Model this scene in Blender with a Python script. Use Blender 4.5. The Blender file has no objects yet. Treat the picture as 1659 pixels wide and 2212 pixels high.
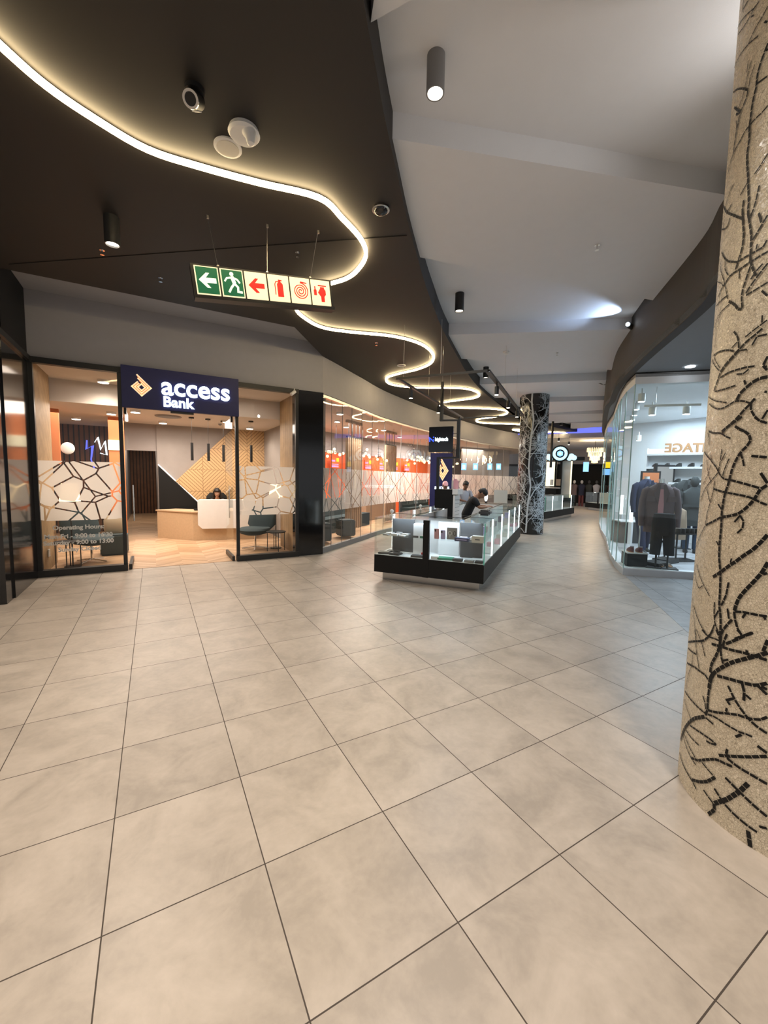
import bpy, bmesh, math, random
from math import sin, cos, pi, radians
from mathutils import Vector, Matrix
random.seed(7)
S = bpy.context.scene
COL = S.collection

# ------------------------------------------------------------------ camera, world, exposure
YAW, PITCH, ROLL, CH, FPX = .515178, -.0836042, .0166294, 1.7185, 879.0
_fw = Vector((sin(YAW), cos(YAW), 0)); _rt = Vector((cos(YAW), -sin(YAW), 0)); _up = Vector((0, 0, 1))
_F = _fw*cos(PITCH) + _up*sin(PITCH); _U = _up*cos(PITCH) - _fw*sin(PITCH)
_R = _rt*cos(ROLL) + _U*sin(ROLL); _V = _U*cos(ROLL) - _rt*sin(ROLL)
cam_d = bpy.data.cameras.new('camera'); cam = bpy.data.objects.new('camera', cam_d); COL.objects.link(cam)
cam_d.sensor_fit = 'VERTICAL'; cam_d.sensor_height = 24.0; cam_d.sensor_width = 18.0
cam_d.lens = FPX/2212*24.0; cam_d.clip_start = .02; cam_d.clip_end = 200
M = Matrix.Identity(4)
for i in range(3):
    M[i][0] = _R[i]; M[i][1] = _V[i]; M[i][2] = -_F[i]
M[2][3] = CH
cam.matrix_world = M
S.camera = cam
W = bpy.data.worlds.new('world'); S.world = W; W.use_nodes = True
W.node_tree.nodes['Background'].inputs[0].default_value = (.93, .96, 1.0, 1)
W.node_tree.nodes['Background'].inputs[1].default_value = .52
S.view_settings.view_transform = 'Standard'; S.view_settings.look = 'None'
S.view_settings.exposure = 0.0; S.view_settings.gamma = 1.0; S.view_settings.use_curve_mapping = False
S.cycles.max_bounces = 10; S.cycles.transparent_max_bounces = 24; S.cycles.diffuse_bounces = 4
S.cycles.glossy_bounces = 4; S.cycles.sample_clamp_indirect = 3.0
S.cycles.caustics_reflective = False; S.cycles.caustics_refractive = False
S.cycles.use_denoising = True

WARM = (1.0, .845, .70); NEUT = (1.0, .93, .88); COOL = (.70, .84, 1.0)
def spot(x, y, z, watts, col=WARM, ang=130, blend=.9, r=.05, rot=(0, 0, 0)):
    d = bpy.data.lights.new('lamp_light', 'SPOT'); d.energy = watts; d.color = col
    d.spot_size = radians(ang); d.spot_blend = blend; d.shadow_soft_size = r
    o = bpy.data.objects.new('lamp_light', d); o.location = (x, y, z); o.rotation_euler = rot; COL.objects.link(o); return o
def area(x, y, z, watts, col=WARM, sx=1.0, sy=None, rot=(0, 0, 0)):  # unseen panels used as fill, without a fixture
    d = bpy.data.lights.new('area_light', 'AREA'); d.energy = watts; d.color = col
    d.shape = 'RECTANGLE'; d.size = sx; d.size_y = sy or sx
    o = bpy.data.objects.new('area_light', d); o.location = (x, y, z); o.rotation_euler = rot; COL.objects.link(o); return o
# ------------------------------------------------------------------ helpers
def ray(px, py):
    return _F + _R*((px-829.5)/FPX) - _V*((py-1106)/FPX)
def atz(px, py, z=0.0):                      # the point of a level z seen along a direction
    d = ray(px, py); return Vector((0, 0, CH)) + d*((z-CH)/d.z)
def atd(px, py, dist):                       # the point at a plan distance
    d = ray(px, py); return Vector((0, 0, CH)) + d*(dist/math.hypot(d.x, d.y))

MATS = {}
def nodes(name):
    m = bpy.data.materials.new(name); m.use_nodes = True
    nt = m.node_tree; return m, nt, nt.nodes['Principled BSDF'], nt.nodes['Material Output']
def mat(name, col, rough=.5, metal=0.0, emit=None, es=0.0, var=.0, vscale=8.0, bump=0.0, bscale=60.0, spec=None, coat=0.0):
    if name in MATS: return MATS[name]
    m, nt, b, out = nodes(name); N = nt.nodes.new; L = nt.links.new
    b.inputs['Roughness'].default_value = rough; b.inputs['Metallic'].default_value = metal
    if spec is not None: b.inputs['Specular IOR Level'].default_value = spec
    if coat: b.inputs['Coat Weight'].default_value = coat
    tc = N('ShaderNodeTexCoord')
    n = N('ShaderNodeTexNoise'); n.inputs['Scale'].default_value = vscale; n.inputs['Detail'].default_value = 5
    L(tc.outputs['Object'], n.inputs['Vector'])
    r = N('ShaderNodeMapRange'); v = var if var else .04
    r.inputs['To Min'].default_value = 1-v; r.inputs['To Max'].default_value = 1+v
    L(n.outputs['Fac'], r.inputs['Value'])
    mx = N('ShaderNodeVectorMath'); mx.operation = 'SCALE'; mx.inputs[0].default_value = col[:3]
    L(r.outputs['Result'], mx.inputs['Scale']); L(mx.outputs['Vector'], b.inputs['Base Color'])
    if bump:
        n2 = N('ShaderNodeTexNoise'); n2.inputs['Scale'].default_value = bscale; L(tc.outputs['Object'], n2.inputs['Vector'])
        bp = N('ShaderNodeBump'); bp.inputs['Strength'].default_value = bump; bp.inputs['Distance'].default_value = .01
        L(n2.outputs['Fac'], bp.inputs['Height']); L(bp.outputs['Normal'], b.inputs['Normal'])
    if emit:
        b.inputs['Emission Color'].default_value = (*emit, 1); b.inputs['Emission Strength'].default_value = es
    MATS[name] = m; return m
def glassmat(name, tint=(1, 1, 1), refl=.10, rough=0.0, film=None):
    m, nt, b, out = nodes(name); N = nt.nodes.new; L = nt.links.new
    nt.nodes.remove(b)
    tr = N('ShaderNodeBsdfTransparent'); tr.inputs[0].default_value = (*tint, 1)
    gl = N('ShaderNodeBsdfGlossy'); gl.inputs['Roughness'].default_value = rough; gl.inputs[0].default_value = (1, 1, 1, 1)
    lw = N('ShaderNodeLayerWeight'); lw.inputs['Blend'].default_value = .25
    mr = N('ShaderNodeMapRange'); mr.inputs['To Min'].default_value = refl*.5; mr.inputs['To Max'].default_value = min(1, refl*5)
    L(lw.outputs['Facing'], mr.inputs['Value'])
    ms = N('ShaderNodeMixShader'); L(mr.outputs['Result'], ms.inputs[0]); L(tr.outputs[0], ms.inputs[1]); L(gl.outputs[0], ms.inputs[2])
    L(ms.outputs[0], out.inputs[0]); MATS[name] = m; return m
def math_(nt, op, a, b=None, c=None):
    n = nt.nodes.new('ShaderNodeMath'); n.operation = op
    for i, x in enumerate((a, b, c)):
        if x is None: continue
        if isinstance(x, (int, float)): n.inputs[i].default_value = x
        else: nt.links.new(x, n.inputs[i])
    return n.outputs[0]
def sepxyz(nt, rot=0.0, which='Object'):
    tc = nt.nodes.new('ShaderNodeTexCoord'); src = tc.outputs[which]
    if rot:
        mp = nt.nodes.new('ShaderNodeMapping'); mp.inputs['Rotation'].default_value = (0, 0, rot)
        nt.links.new(src, mp.inputs['Vector']); src = mp.outputs[0]
    s = nt.nodes.new('ShaderNodeSeparateXYZ'); nt.links.new(src, s.inputs[0]); return s.outputs[0], s.outputs[1], s.outputs[2], src
def ramp(nt, fac, stops):
    r = nt.nodes.new('ShaderNodeValToRGB'); e = r.color_ramp.elements
    while len(e) > 1: e.remove(e[-1])
    e[0].position = stops[0][0]; e[0].color = (*stops[0][1], 1)
    for p, c in stops[1:]:
        q = e.new(p); q.color = (*c, 1)
    nt.links.new(fac, r.inputs[0]); return r.outputs[0]

class MB:
    def __init__(s): s.bm = bmesh.new()
    def box(s, x0, x1, y0, y1, z0, z1, mtx=None, bev=0.0):
        r = bmesh.ops.create_cube(s.bm, size=1.0)['verts']
        for v in r:
            v.co = Vector(((x0+x1)/2 + v.co.x*(x1-x0), (y0+y1)/2 + v.co.y*(y1-y0), (z0+z1)/2 + v.co.z*(z1-z0)))
        if bev:
            ed = list({e for v in r for e in v.link_edges})
            g = bmesh.ops.bevel(s.bm, geom=ed, offset=bev, segments=2, affect='EDGES'); r = list({v for f in g['faces'] for v in f.verts} | {v for v in r if v.is_valid})
        if mtx: bmesh.ops.transform(s.bm, matrix=mtx, verts=r)
        return s
    def cyl(s, x, y, z0, z1, r0, r1=None, seg=24, mtx=None, cap=True):
        r1 = r0 if r1 is None else r1
        return s.loft([(x, y, z0, r0, r0), (x, y, z1, r1, r1)], seg, cap, mtx)
    def loft(s, secs, seg=24, cap=True, mtx=None, sq=1.0):      # sections: cx cy z rx ry
        rings = []
        for (cx, cy, z, rx, ry) in secs:
            ring = []
            for k in range(seg):
                a = 2*pi*k/seg; ca, sa = cos(a), sin(a)
                if sq != 1: ca = math.copysign(abs(ca)**sq, ca); sa = math.copysign(abs(sa)**sq, sa)
                co = Vector((cx+rx*ca, cy+ry*sa, z))
                if mtx: co = mtx @ co
                ring.append(s.bm.verts.new(co))
            rings.append(ring)
        for a, b in zip(rings, rings[1:]):
            for k in range(seg):
                s.bm.faces.new((a[k], a[(k+1) % seg], b[(k+1) % seg], b[k]))
        if cap:
            s.bm.faces.new(rings[0][::-1]); s.bm.faces.new(rings[-1])
        return s
    def tube(s, pts, r, seg=8, cap=True, sqr=False, radii=None):
        pts = [Vector(p) for p in pts]; rings = []; n = len(pts)
        up = Vector((0, 0, 1))
        for i, p in enumerate(pts):
            a = pts[max(i-1, 0)]; b = pts[min(i+1, n-1)]; t = (b-a).normalized()
            ref = up if abs(t.z) < .95 else Vector((1, 0, 0))
            sx = t.cross(ref).normalized(); sy = sx.cross(t).normalized()
            if i and (rings_sx.dot(sx) < 0): sx, sy = -sx, -sy
            rings_sx = sx
            rr = radii[i] if radii else r; m = 1.0
            if 0 < i < n-1:
                c = (p-a).normalized().dot((b-p).normalized()); m = 1/max(.5, math.sqrt(max(0, (1+c)/2)))
            ring = []
            for k in range(4 if sqr else seg):
                ang = (pi/4 + k*pi/2) if sqr else 2*pi*k/seg
                q = rr*(1.4142 if sqr else 1)
                ring.append(s.bm.verts.new(p + sx*cos(ang)*q*m + sy*sin(ang)*q*(m if abs(t.z) > .3 else 1)))
            rings.append(ring)
        K = len(rings[0])
        for a, b in zip(rings, rings[1:]):
            for k in range(K): s.bm.faces.new((a[k], a[(k+1) % K], b[(k+1) % K], b[k]))
        if cap: s.bm.faces.new(rings[0][::-1]); s.bm.faces.new(rings[-1])
        return s
    def prism(s, poly, z0, z1, mtx=None):
        f = lambda c: (mtx @ Vector(c)) if mtx else Vector(c)
        a = [s.bm.verts.new(f((p[0], p[1], z0))) for p in poly]; b = [s.bm.verts.new(f((p[0], p[1], z1))) for p in poly]
        n = len(poly)
        for k in range(n): s.bm.faces.new((a[k], a[(k+1) % n], b[(k+1) % n], b[k]))
        s.bm.faces.new(a[::-1]); s.bm.faces.new(b); return s
    def wallline(s, pts, z0, z1, th=0.0):                        # a (curved) upright sheet of thickness th to the left of the line
        n = len(pts); off = []
        for i, p in enumerate(pts):
            a = Vector(pts[max(i-1, 0)][:2]); b = Vector(pts[min(i+1, n-1)][:2]); t = (b-a).normalized()
            off.append((p[0]-t.y*th, p[1]+t.x*th))
        if th == 0:
            a = [s.bm.verts.new((p[0], p[1], z0)) for p in pts]; b = [s.bm.verts.new((p[0], p[1], z1)) for p in pts]
            for k in range(n-1): s.bm.faces.new((a[k], a[k+1], b[k+1], b[k]))
            return s
        return s.prism([tuple(p[:2]) for p in pts] + off[::-1], z0, z1)
    def quad(s, *p):
        s.bm.faces.new([s.bm.verts.new(q) for q in p]); return s
    def sph(s, x, y, z, rx, ry=None, rz=None, seg=14, mtx=None):
        ry = ry or rx; rz = rz or rx
        r = bmesh.ops.create_uvsphere(s.bm, u_segments=seg, v_segments=max(6, seg*2//3), radius=1.0)['verts']
        for v in r:
            v.co = Vector((x+v.co.x*rx, y+v.co.y*ry, z+v.co.z*rz))
        if mtx: bmesh.ops.transform(s.bm, matrix=mtx, verts=r)
        return s
    def add(s, mesh, mtx=None):
        me = mesh.copy()
        if mtx: me.transform(mtx)
        s.bm.from_mesh(me); bpy.data.meshes.remove(me); return s
    def build(s, name, m, parent=None, smooth=False, mtx=None):
        me = bpy.data.meshes.new(name)
        if mtx: bmesh.ops.transform(s.bm, matrix=mtx, verts=s.bm.verts)
        bmesh.ops.recalc_face_normals(s.bm, faces=s.bm.faces)
        s.bm.to_mesh(me); s.bm.free()
        if isinstance(m, str): m = MATS[m]
        me.materials.append(m)
        if smooth:
            for p in me.polygons: p.use_smooth = True
            if smooth != 2: me.set_sharp_from_angle(angle=radians(42))
        o = bpy.data.objects.new(name, me); COL.objects.link(o)
        if parent: o.parent = parent
        return o
def thing(name, label, cat, loc=(0, 0, 0), rz=0.0, group=None):
    o = bpy.data.objects.new(name, None); o.empty_display_size = .1; COL.objects.link(o)
    o.location = loc; o.rotation_euler = (0, 0, rz); o['label'] = label; o['category'] = cat
    if group: o['group'] = group
    return o
def tag(o, label, cat, group=None):
    o['label'] = label; o['category'] = cat
    if group: o['group'] = group
    return o
def struct(o, label=None):
    o['kind'] = 'structure'
    if label: o['label'] = label
    return o
def copy_tree(o, parent=None):
    c = o.copy(); COL.objects.link(c); c.parent = parent
    for ch in list(o.children): copy_tree(ch, c)
    return c
def text_mesh(body, size, ext=.004, off=0.0, align='CENTER', shear=0.0, sx=1.0):
    cu = bpy.data.curves.new('t', 'FONT'); cu.body = body; cu.size = size; cu.extrude = ext; cu.offset = off
    cu.align_x = align; cu.align_y = 'CENTER'; cu.shear = shear; cu.resolution_u = 4; cu.space_line = 1.25
    o = bpy.data.objects.new('t', cu); COL.objects.link(o); bpy.context.view_layer.update()
    me = bpy.data.meshes.new_from_object(o.evaluated_get(bpy.context.evaluated_depsgraph_get()))
    bpy.data.objects.remove(o); bpy.data.curves.remove(cu)
    if sx != 1: me.transform(Matrix.Diagonal((sx, 1, 1, 1)))
    return me
UP = Matrix(((1, 0, 0, 0), (0, 0, -1, 0), (0, 1, 0, 0), (0, 0, 0, 1)))       # lettering drawn in XY stands up in XZ, facing -Y
def T(x, y, z, rz=0.0): return Matrix.Translation((x, y, z)) @ Matrix.Rotation(rz, 4, 'Z')
def smoothline(pts, n=6):
    P = [Vector((p[0], p[1])) for p in pts]; out = []
    for i in range(len(P)-1):
        p0 = P[max(i-1, 0)]; p1 = P[i]; p2 = P[i+1]; p3 = P[min(i+2, len(P)-1)]
        for k in range(n):
            t = k/n
            q = .5*((2*p1) + (p2-p0)*t + (2*p0-5*p1+4*p2-p3)*t*t + (3*p1-p0-3*p2+p3)*t**3)
            out.append((q.x, q.y))
    out.append((P[-1].x, P[-1].y)); return out

# ------------------------------------------------------------------ materials
def floor_mat(name, tile, ox, oy, rot, c1, c2, c3, rough=.33):
    m, nt, b, out = nodes(name); L = nt.links.new; N = nt.nodes.new
    x, y, z, src = sepxyz(nt, rot)
    gx = math_(nt, 'DIVIDE', math_(nt, 'SUBTRACT', x, ox), tile); gy = math_(nt, 'DIVIDE', math_(nt, 'SUBTRACT', y, oy), tile)
    g = .0052/tile/2
    def line(v):
        f = math_(nt, 'FRACT', v); d = math_(nt, 'MINIMUM', f, math_(nt, 'SUBTRACT', 1.0, f)); return math_(nt, 'LESS_THAN', d, g)
    grout = math_(nt, 'MAXIMUM', line(gx), line(gy))
    cmb = N('ShaderNodeCombineXYZ'); L(math_(nt, 'FLOOR', gx), cmb.inputs[0]); L(math_(nt, 'FLOOR', gy), cmb.inputs[1])
    wn = N('ShaderNodeTexWhiteNoise'); wn.noise_dimensions = '3D'; L(cmb.outputs[0], wn.inputs['Vector'])
    off = N('ShaderNodeVectorMath'); off.operation = 'MULTIPLY_ADD'; L(wn.outputs['Color'], off.inputs[0]); off.inputs[1].default_value = (7, 7, 7); L(src, off.inputs[2])
    n1 = N('ShaderNodeTexNoise'); n1.inputs['Scale'].default_value = 3.2; n1.inputs['Detail'].default_value = 8; n1.inputs['Roughness'].default_value = .62; n1.inputs['Distortion'].default_value = .5
    L(off.outputs[0], n1.inputs['Vector'])
    n2 = N('ShaderNodeTexNoise'); n2.inputs['Scale'].default_value = 26; n2.inputs['Detail'].default_value = 4; L(off.outputs[0], n2.inputs['Vector'])
    mix = math_(nt, 'ADD', math_(nt, 'MULTIPLY', n1.outputs['Fac'], .82), math_(nt, 'MULTIPLY', n2.outputs['Fac'], .18))
    colr = ramp(nt, mix, [(.36, c1), (.5, c2), (.64, c3)])
    tv = N('ShaderNodeMapRange'); tv.inputs['To Min'].default_value = .96; tv.inputs['To Max'].default_value = 1.03; L(wn.outputs['Value'], tv.inputs['Value'])
    sc = N('ShaderNodeVectorMath'); sc.operation = 'SCALE'; L(colr, sc.inputs[0]); L(tv.outputs['Result'], sc.inputs['Scale'])
    mx = N('ShaderNodeMix'); mx.data_type = 'RGBA'; L(grout, mx.inputs['Factor']); L(sc.outputs[0], mx.inputs['A']); mx.inputs['B'].default_value = (.055, .042, .032, 1)
    L(mx.outputs['Result'], b.inputs['Base Color'])
    rg = math_(nt, 'ADD', rough-.06, math_(nt, 'MULTIPLY', n1.outputs['Fac'], .14)); rg2 = math_(nt, 'ADD', rg, math_(nt, 'MULTIPLY', grout, .4)); L(rg2, b.inputs['Roughness'])
    bp = N('ShaderNodeBump'); bp.inputs['Strength'].default_value = .25; bp.inputs['Distance'].default_value = .003; bp.invert = True
    L(grout, bp.inputs['Height']); L(bp.outputs[0], b.inputs['Normal'])
    MATS[name] = m; return m
floor_mat('floor_tile', .6, -1.3577*.6, 1.8369*.6, 0, (.345, .303, .257), (.42, .368, .312), (.485, .427, .366), .36)
floor_mat('shop_entrance_tile', .6, .2, .1, radians(44), (.27, .28, .29), (.34, .35, .36), (.40, .41, .42), .3)

def wood_floor(name, c1, c2, c3):
    m, nt, b, out = nodes(name); L = nt.links.new; N = nt.nodes.new
    x, y, z, src = sepxyz(nt)
    p = .9; fx = math_(nt, 'DIVIDE', x, p); tri = math_(nt, 'ABSOLUTE', math_(nt, 'SUBTRACT', math_(nt, 'FRACT', fx), .5))
    v = math_(nt, 'ADD', y, math_(nt, 'MULTIPLY', tri, p*.75)); row = math_(nt, 'DIVIDE', v, .11)
    cmb = N('ShaderNodeCombineXYZ'); L(math_(nt, 'FLOOR', row), cmb.inputs[0]); L(math_(nt, 'FLOOR', math_(nt, 'MULTIPLY', fx, 2.0)), cmb.inputs[1])
    wn = N('ShaderNodeTexWhiteNoise'); L(cmb.outputs[0], wn.inputs['Vector'])
    n = N('ShaderNodeTexNoise'); n.inputs['Scale'].default_value = 6; n.inputs['Detail'].default_value = 6; L(src, n.inputs['Vector'])
    f = math_(nt, 'ADD', math_(nt, 'MULTIPLY', wn.outputs['Value'], .7), math_(nt, 'MULTIPLY', n.outputs['Fac'], .3))
    cr = ramp(nt, f, [(.1, c1), (.5, c2), (.9, c3)])
    fr = math_(nt, 'LESS_THAN', math_(nt, 'FRACT', row), .05)
    mx = N('ShaderNodeMix'); mx.data_type = 'RGBA'; L(math_(nt, 'MULTIPLY', fr, .5), mx.inputs['Factor']); L(cr, mx.inputs['A']); mx.inputs['B'].default_value = (.1, .06, .035, 1)
    L(mx.outputs['Result'], b.inputs['Base Color']); b.inputs['Roughness'].default_value = .4; MATS[name] = m
wood_floor('chevron_wood_floor', (.36, .22, .12), (.48, .31, .18), (.60, .42, .27))

def slat_mat(name, period, duty, ca, cb, axis='x'):
    m, nt, b, out = nodes(name); L = nt.links.new; N = nt.nodes.new
    x, y, z, src = sepxyz(nt); q = {'x': x, 'y': y, 'z': z}[axis]
    f = math_(nt, 'LESS_THAN', math_(nt, 'FRACT', math_(nt, 'DIVIDE', q, period)), duty)
    n = N('ShaderNodeTexNoise'); n.inputs['Scale'].default_value = 5; n.inputs['Detail'].default_value = 4; L(src, n.inputs['Vector'])
    mx = N('ShaderNodeMix'); mx.data_type = 'RGBA'; L(f, mx.inputs['Factor']); mx.inputs['A'].default_value = (*cb, 1)
    cr = ramp(nt, n.outputs['Fac'], [(.3, tuple(c*.8 for c in ca)), (.7, tuple(c*1.15 for c in ca))]); L(cr, mx.inputs['B'])
    L(mx.outputs['Result'], b.inputs['Base Color']); b.inputs['Roughness'].default_value = .55
    bp = N('ShaderNodeBump'); bp.inputs['Distance'].default_value = .02; L(f, bp.inputs['Height']); L(bp.outputs[0], b.inputs['Normal'])
    MATS[name] = m
slat_mat('dark_wood_slats', .12, .72, (.17, .075, .035), (.012, .008, .006))
slat_mat('pale_wood_slats', .05, .62, (.52, .36, .20), (.16, .10, .05), 'y')

def parquet_wall(name):                                            # squares of grooved pale wood, each square's grooves run another way
    m, nt, b, out = nodes(name); L = nt.links.new; N = nt.nodes.new
    x, y, z, src = sepxyz(nt); c = .62
    cx = math_(nt, 'FLOOR', math_(nt, 'DIVIDE', x, c)); cz = math_(nt, 'FLOOR', math_(nt, 'DIVIDE', z, c))
    par = math_(nt, 'MODULO', math_(nt, 'ABSOLUTE', math_(nt, 'ADD', cx, math_(nt, 'MULTIPLY', cz, 1))), 2.0)
    d1 = math_(nt, 'ADD', x, z); d2 = math_(nt, 'SUBTRACT', x, z)
    d = math_(nt, 'ADD', math_(nt, 'MULTIPLY', d1, par), math_(nt, 'MULTIPLY', d2, math_(nt, 'SUBTRACT', 1.0, par)))
    g = math_(nt, 'LESS_THAN', math_(nt, 'FRACT', math_(nt, 'DIVIDE', d, .105)), .22)
    e1 = math_(nt, 'LESS_THAN', math_(nt, 'FRACT', math_(nt, 'DIVIDE', x, c)), .018); e2 = math_(nt, 'LESS_THAN', math_(nt, 'FRACT', math_(nt, 'DIVIDE', z, c)), .018)
    g = math_(nt, 'MAXIMUM', g, math_(nt, 'MAXIMUM', e1, e2))
    mx = N('ShaderNodeMix'); mx.data_type = 'RGBA'; L(g, mx.inputs['Factor']); mx.inputs['A'].default_value = (.58, .38, .19, 1); mx.inputs['B'].default_value = (.26, .15, .065, 1)
    L(mx.outputs['Result'], b.inputs['Base Color']); b.inputs['Roughness'].default_value = .5; MATS[name] = m
parquet_wall('grooved_wood_panel')

def film_mat(name, kind):                                          # frosted film with clear cut lines
    m, nt, b, out = nodes(name); L = nt.links.new; N = nt.nodes.new; nt.nodes.remove(b)
    tc = N('ShaderNodeTexCoord'); src = tc.outputs['UV']
    s = N('ShaderNodeSeparateXYZ'); L(src, s.inputs[0]); u, v = s.outputs[0], s.outputs[1]
    if kind == 'cells':
        vo = N('ShaderNodeTexVoronoi'); vo.voronoi_dimensions = '2D'; vo.feature = 'DISTANCE_TO_EDGE'; vo.inputs['Scale'].default_value = 3.1; vo.inputs['Randomness'].default_value = .95
        L(src, vo.inputs['Vector']); line = math_(nt, 'LESS_THAN', vo.outputs['Distance'], .038)
        vo2 = N('ShaderNodeTexVoronoi'); vo2.voronoi_dimensions = '2D'; vo2.feature = 'DISTANCE_TO_EDGE'; vo2.inputs['Scale'].default_value = 1.6
        L(src, vo2.inputs['Vector']); line = math_(nt, 'MAXIMUM', line, math_(nt, 'LESS_THAN', vo2.outputs['Distance'], .018))
    else:
        def fam(a, p, w, o=0.0):
            t = math_(nt, 'ADD', math_(nt, 'MULTIPLY', u, cos(a)/p), math_(nt, 'MULTIPLY', v, sin(a)/p)); t = math_(nt, 'FRACT', math_(nt, 'ADD', t, o))
            return math_(nt, 'LESS_THAN', t, w)
        line = fam(radians(57), .62, .036)
        for a, p, w, o in ((-57, .62, .036, 0), (14, .62, .032, .2), (-14, .62, .032, .2), (24, .71, .022, .5), (-24, .71, .022, .5)):
            line = math_(nt, 'MAXIMUM', line, fam(radians(a), p, w, o))
    tr = N('ShaderNodeBsdfTransparent'); tl = N('ShaderNodeBsdfTranslucent'); df = N('ShaderNodeBsdfDiffuse')
    tl.inputs[0].default_value = (.92, .90, .88, 1); df.inputs[0].default_value = (.86, .85, .84, 1)
    m1 = N('ShaderNodeMixShader'); m1.inputs[0].default_value = .42; L(tl.outputs[0], m1.inputs[1]); L(df.outputs[0], m1.inputs[2])
    m2 = N('ShaderNodeMixShader'); m2.inputs[0].default_value = .05; L(m1.outputs[0], m2.inputs[1]); L(tr.outputs[0], m2.inputs[2])
    m3 = N('ShaderNodeMixShader'); L(line, m3.inputs[0]); L(m2.outputs[0], m3.inputs[1]); L(tr.outputs[0], m3.inputs[2])
    L(m3.outputs[0], out.inputs[0]); MATS[name] = m
film_mat('frosted_film_cells', 'cells'); film_mat('frosted_film_stars', 'stars')
def uv_film(pts, z0, z1, name, m, parent, uv0=0.0):                # film sheet with u along the glass, v = height
    bm = bmesh.new(); uvl = bm.loops.layers.uv.new('UVMap'); acc = uv0
    for a, b in zip(pts, pts[1:]):
        d = math.hypot(b[0]-a[0], b[1]-a[1])
        f = bm.faces.new([bm.verts.new((a[0], a[1], z0)), bm.verts.new((b[0], b[1], z0)), bm.verts.new((b[0], b[1], z1)), bm.verts.new((a[0], a[1], z1))])
        for l, uv in zip(f.loops, ((acc, z0), (acc+d, z0), (acc+d, z1), (acc, z1))): l[uvl].uv = uv
        acc += d
    me = bpy.data.meshes.new(name); bm.to_mesh(me); bm.free(); me.materials.append(MATS[m])
    o = bpy.data.objects.new(name, me); COL.objects.link(o); o.parent = parent; return o

def mosaic_mat(name):
    m, nt, b, out = nodes(name); L = nt.links.new; N = nt.nodes.new
    x, y, z, src = sepxyz(nt)
    v1 = N('ShaderNodeTexVoronoi'); v1.feature = 'DISTANCE_TO_EDGE'; v1.distance = 'EUCLIDEAN'; v1.inputs['Scale'].default_value = 88; L(src, v1.inputs['Vector'])
    v2 = N('ShaderNodeTexVoronoi'); v2.inputs['Scale'].default_value = 88; L(src, v2.inputs['Vector'])
    gr = math_(nt, 'LESS_THAN', v1.outputs['Distance'], .055)
    s = N('ShaderNodeSeparateColor'); L(v2.outputs['Color'], s.inputs[0])
    cr = ramp(nt, s.outputs[0], [(0, (.56, .49, .375)), (.5, (.62, .55, .42)), (1, (.70, .62, .49))])
    mx = N('ShaderNodeMix'); mx.data_type = 'RGBA'; L(gr, mx.inputs['Factor']); L(cr, mx.inputs['A']); mx.inputs['B'].default_value = (.36, .31, .23, 1)
    L(mx.outputs['Result'], b.inputs['Base Color'])
    rg = math_(nt, 'MULTIPLY_ADD', s.outputs[1], .35, .18); L(rg, b.inputs['Roughness'])
    sub = N('ShaderNodeVectorMath'); sub.operation = 'MULTIPLY_ADD'; L(v2.outputs['Color'], sub.inputs[0]); sub.inputs[1].default_value = (.16, .16, .16)
    geo = N('ShaderNodeNewGeometry'); add = N('ShaderNodeVectorMath'); add.operation = 'ADD'; L(geo.outputs['Normal'], add.inputs[0]); add.inputs[1].default_value = (-.08, -.08, -.08); L(add.outputs[0], sub.inputs[2])
    nm = N('ShaderNodeVectorMath'); nm.operation = 'NORMALIZE'; L(sub.outputs[0], nm.inputs[0]); L(nm.outputs[0], b.inputs['Normal'])
    MATS[name] = m
mosaic_mat('cream_mosaic')

mat('dark_ceiling_paint', (.017, .0143, .0125), .62, var=.12, vscale=1.2)
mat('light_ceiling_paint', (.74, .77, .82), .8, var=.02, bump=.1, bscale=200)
mat('bulkhead_paint', (.045, .040, .037), .7)
mat('soffit_paint', (.24, .26, .285), .7)
mat('fascia_paint', (.38, .375, .395), .8, bump=.1, bscale=150)
mat('fascia_cream', (.36, .345, .36), .8)
mat('black_gloss', (.008, .008, .009), .12, spec=.6)
mat('black_matte', (.007, .007, .007), .5, spec=.25)
mat('black_metal', (.015, .015, .015), .4)
mat('dark_grey', (.06, .06, .062), .5)
mat('mid_grey', (.22, .22, .225), .5)
mat('steel', (.55, .53, .50), .28, metal=1.0, var=.1, vscale=3)
mat('chrome', (.8, .8, .8), .12, metal=1.0)
mat('white_plastic', (.82, .81, .79), .4)
mat('white_laminate', (.80, .79, .78), .35)
mat('white_paint', (.84, .86, .88), .6)
mat('navy_panel', (.012, .016, .11), .45)
mat('plaster_grey', (.30, .27, .25), .8, var=.12, vscale=3, bump=.2, bscale=12)
mat('bank_ceiling', (.66, .60, .55), .8)
mat('bank_grey', (.30, .27, .255), .7)
mat('oak', (.56, .40, .25), .5, var=.12, vscale=20)
mat('orange_panel', (.62, .20, .07), .6)
mat('orange_wall', (.70, .12, .025), .6)
mat('teal_fabric', (.022, .045, .055), .85, bump=.3, bscale=300)
mat('booth_fabric', (.05, .075, .085), .85, bump=.3, bscale=300)
mat('skin_dark', (.16, .075, .045), .55); mat('skin_brown', (.40, .21, .13), .5)
mat('hair_black', (.008, .006, .006), .5, bump=.6, bscale=90)
mat('cloth_black', (.010, .010, .012), .9, bump=.3, bscale=200)
mat('cloth_cream', (.62, .52, .38), .9, bump=.3, bscale=200)
mat('cloth_grey', (.42, .42, .47), .9, bump=.3, bscale=200)
mat('cloth_mauve', (.17, .125, .13), .9, bump=.4, bscale=160)
mat('cloth_navy', (.030, .036, .075), .9, bump=.4, bscale=160)
mat('cloth_charcoal', (.045, .05, .05), .9, bump=.4, bscale=160)
mat('denim', (.03, .055, .10), .9, bump=.4, bscale=260)
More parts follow.
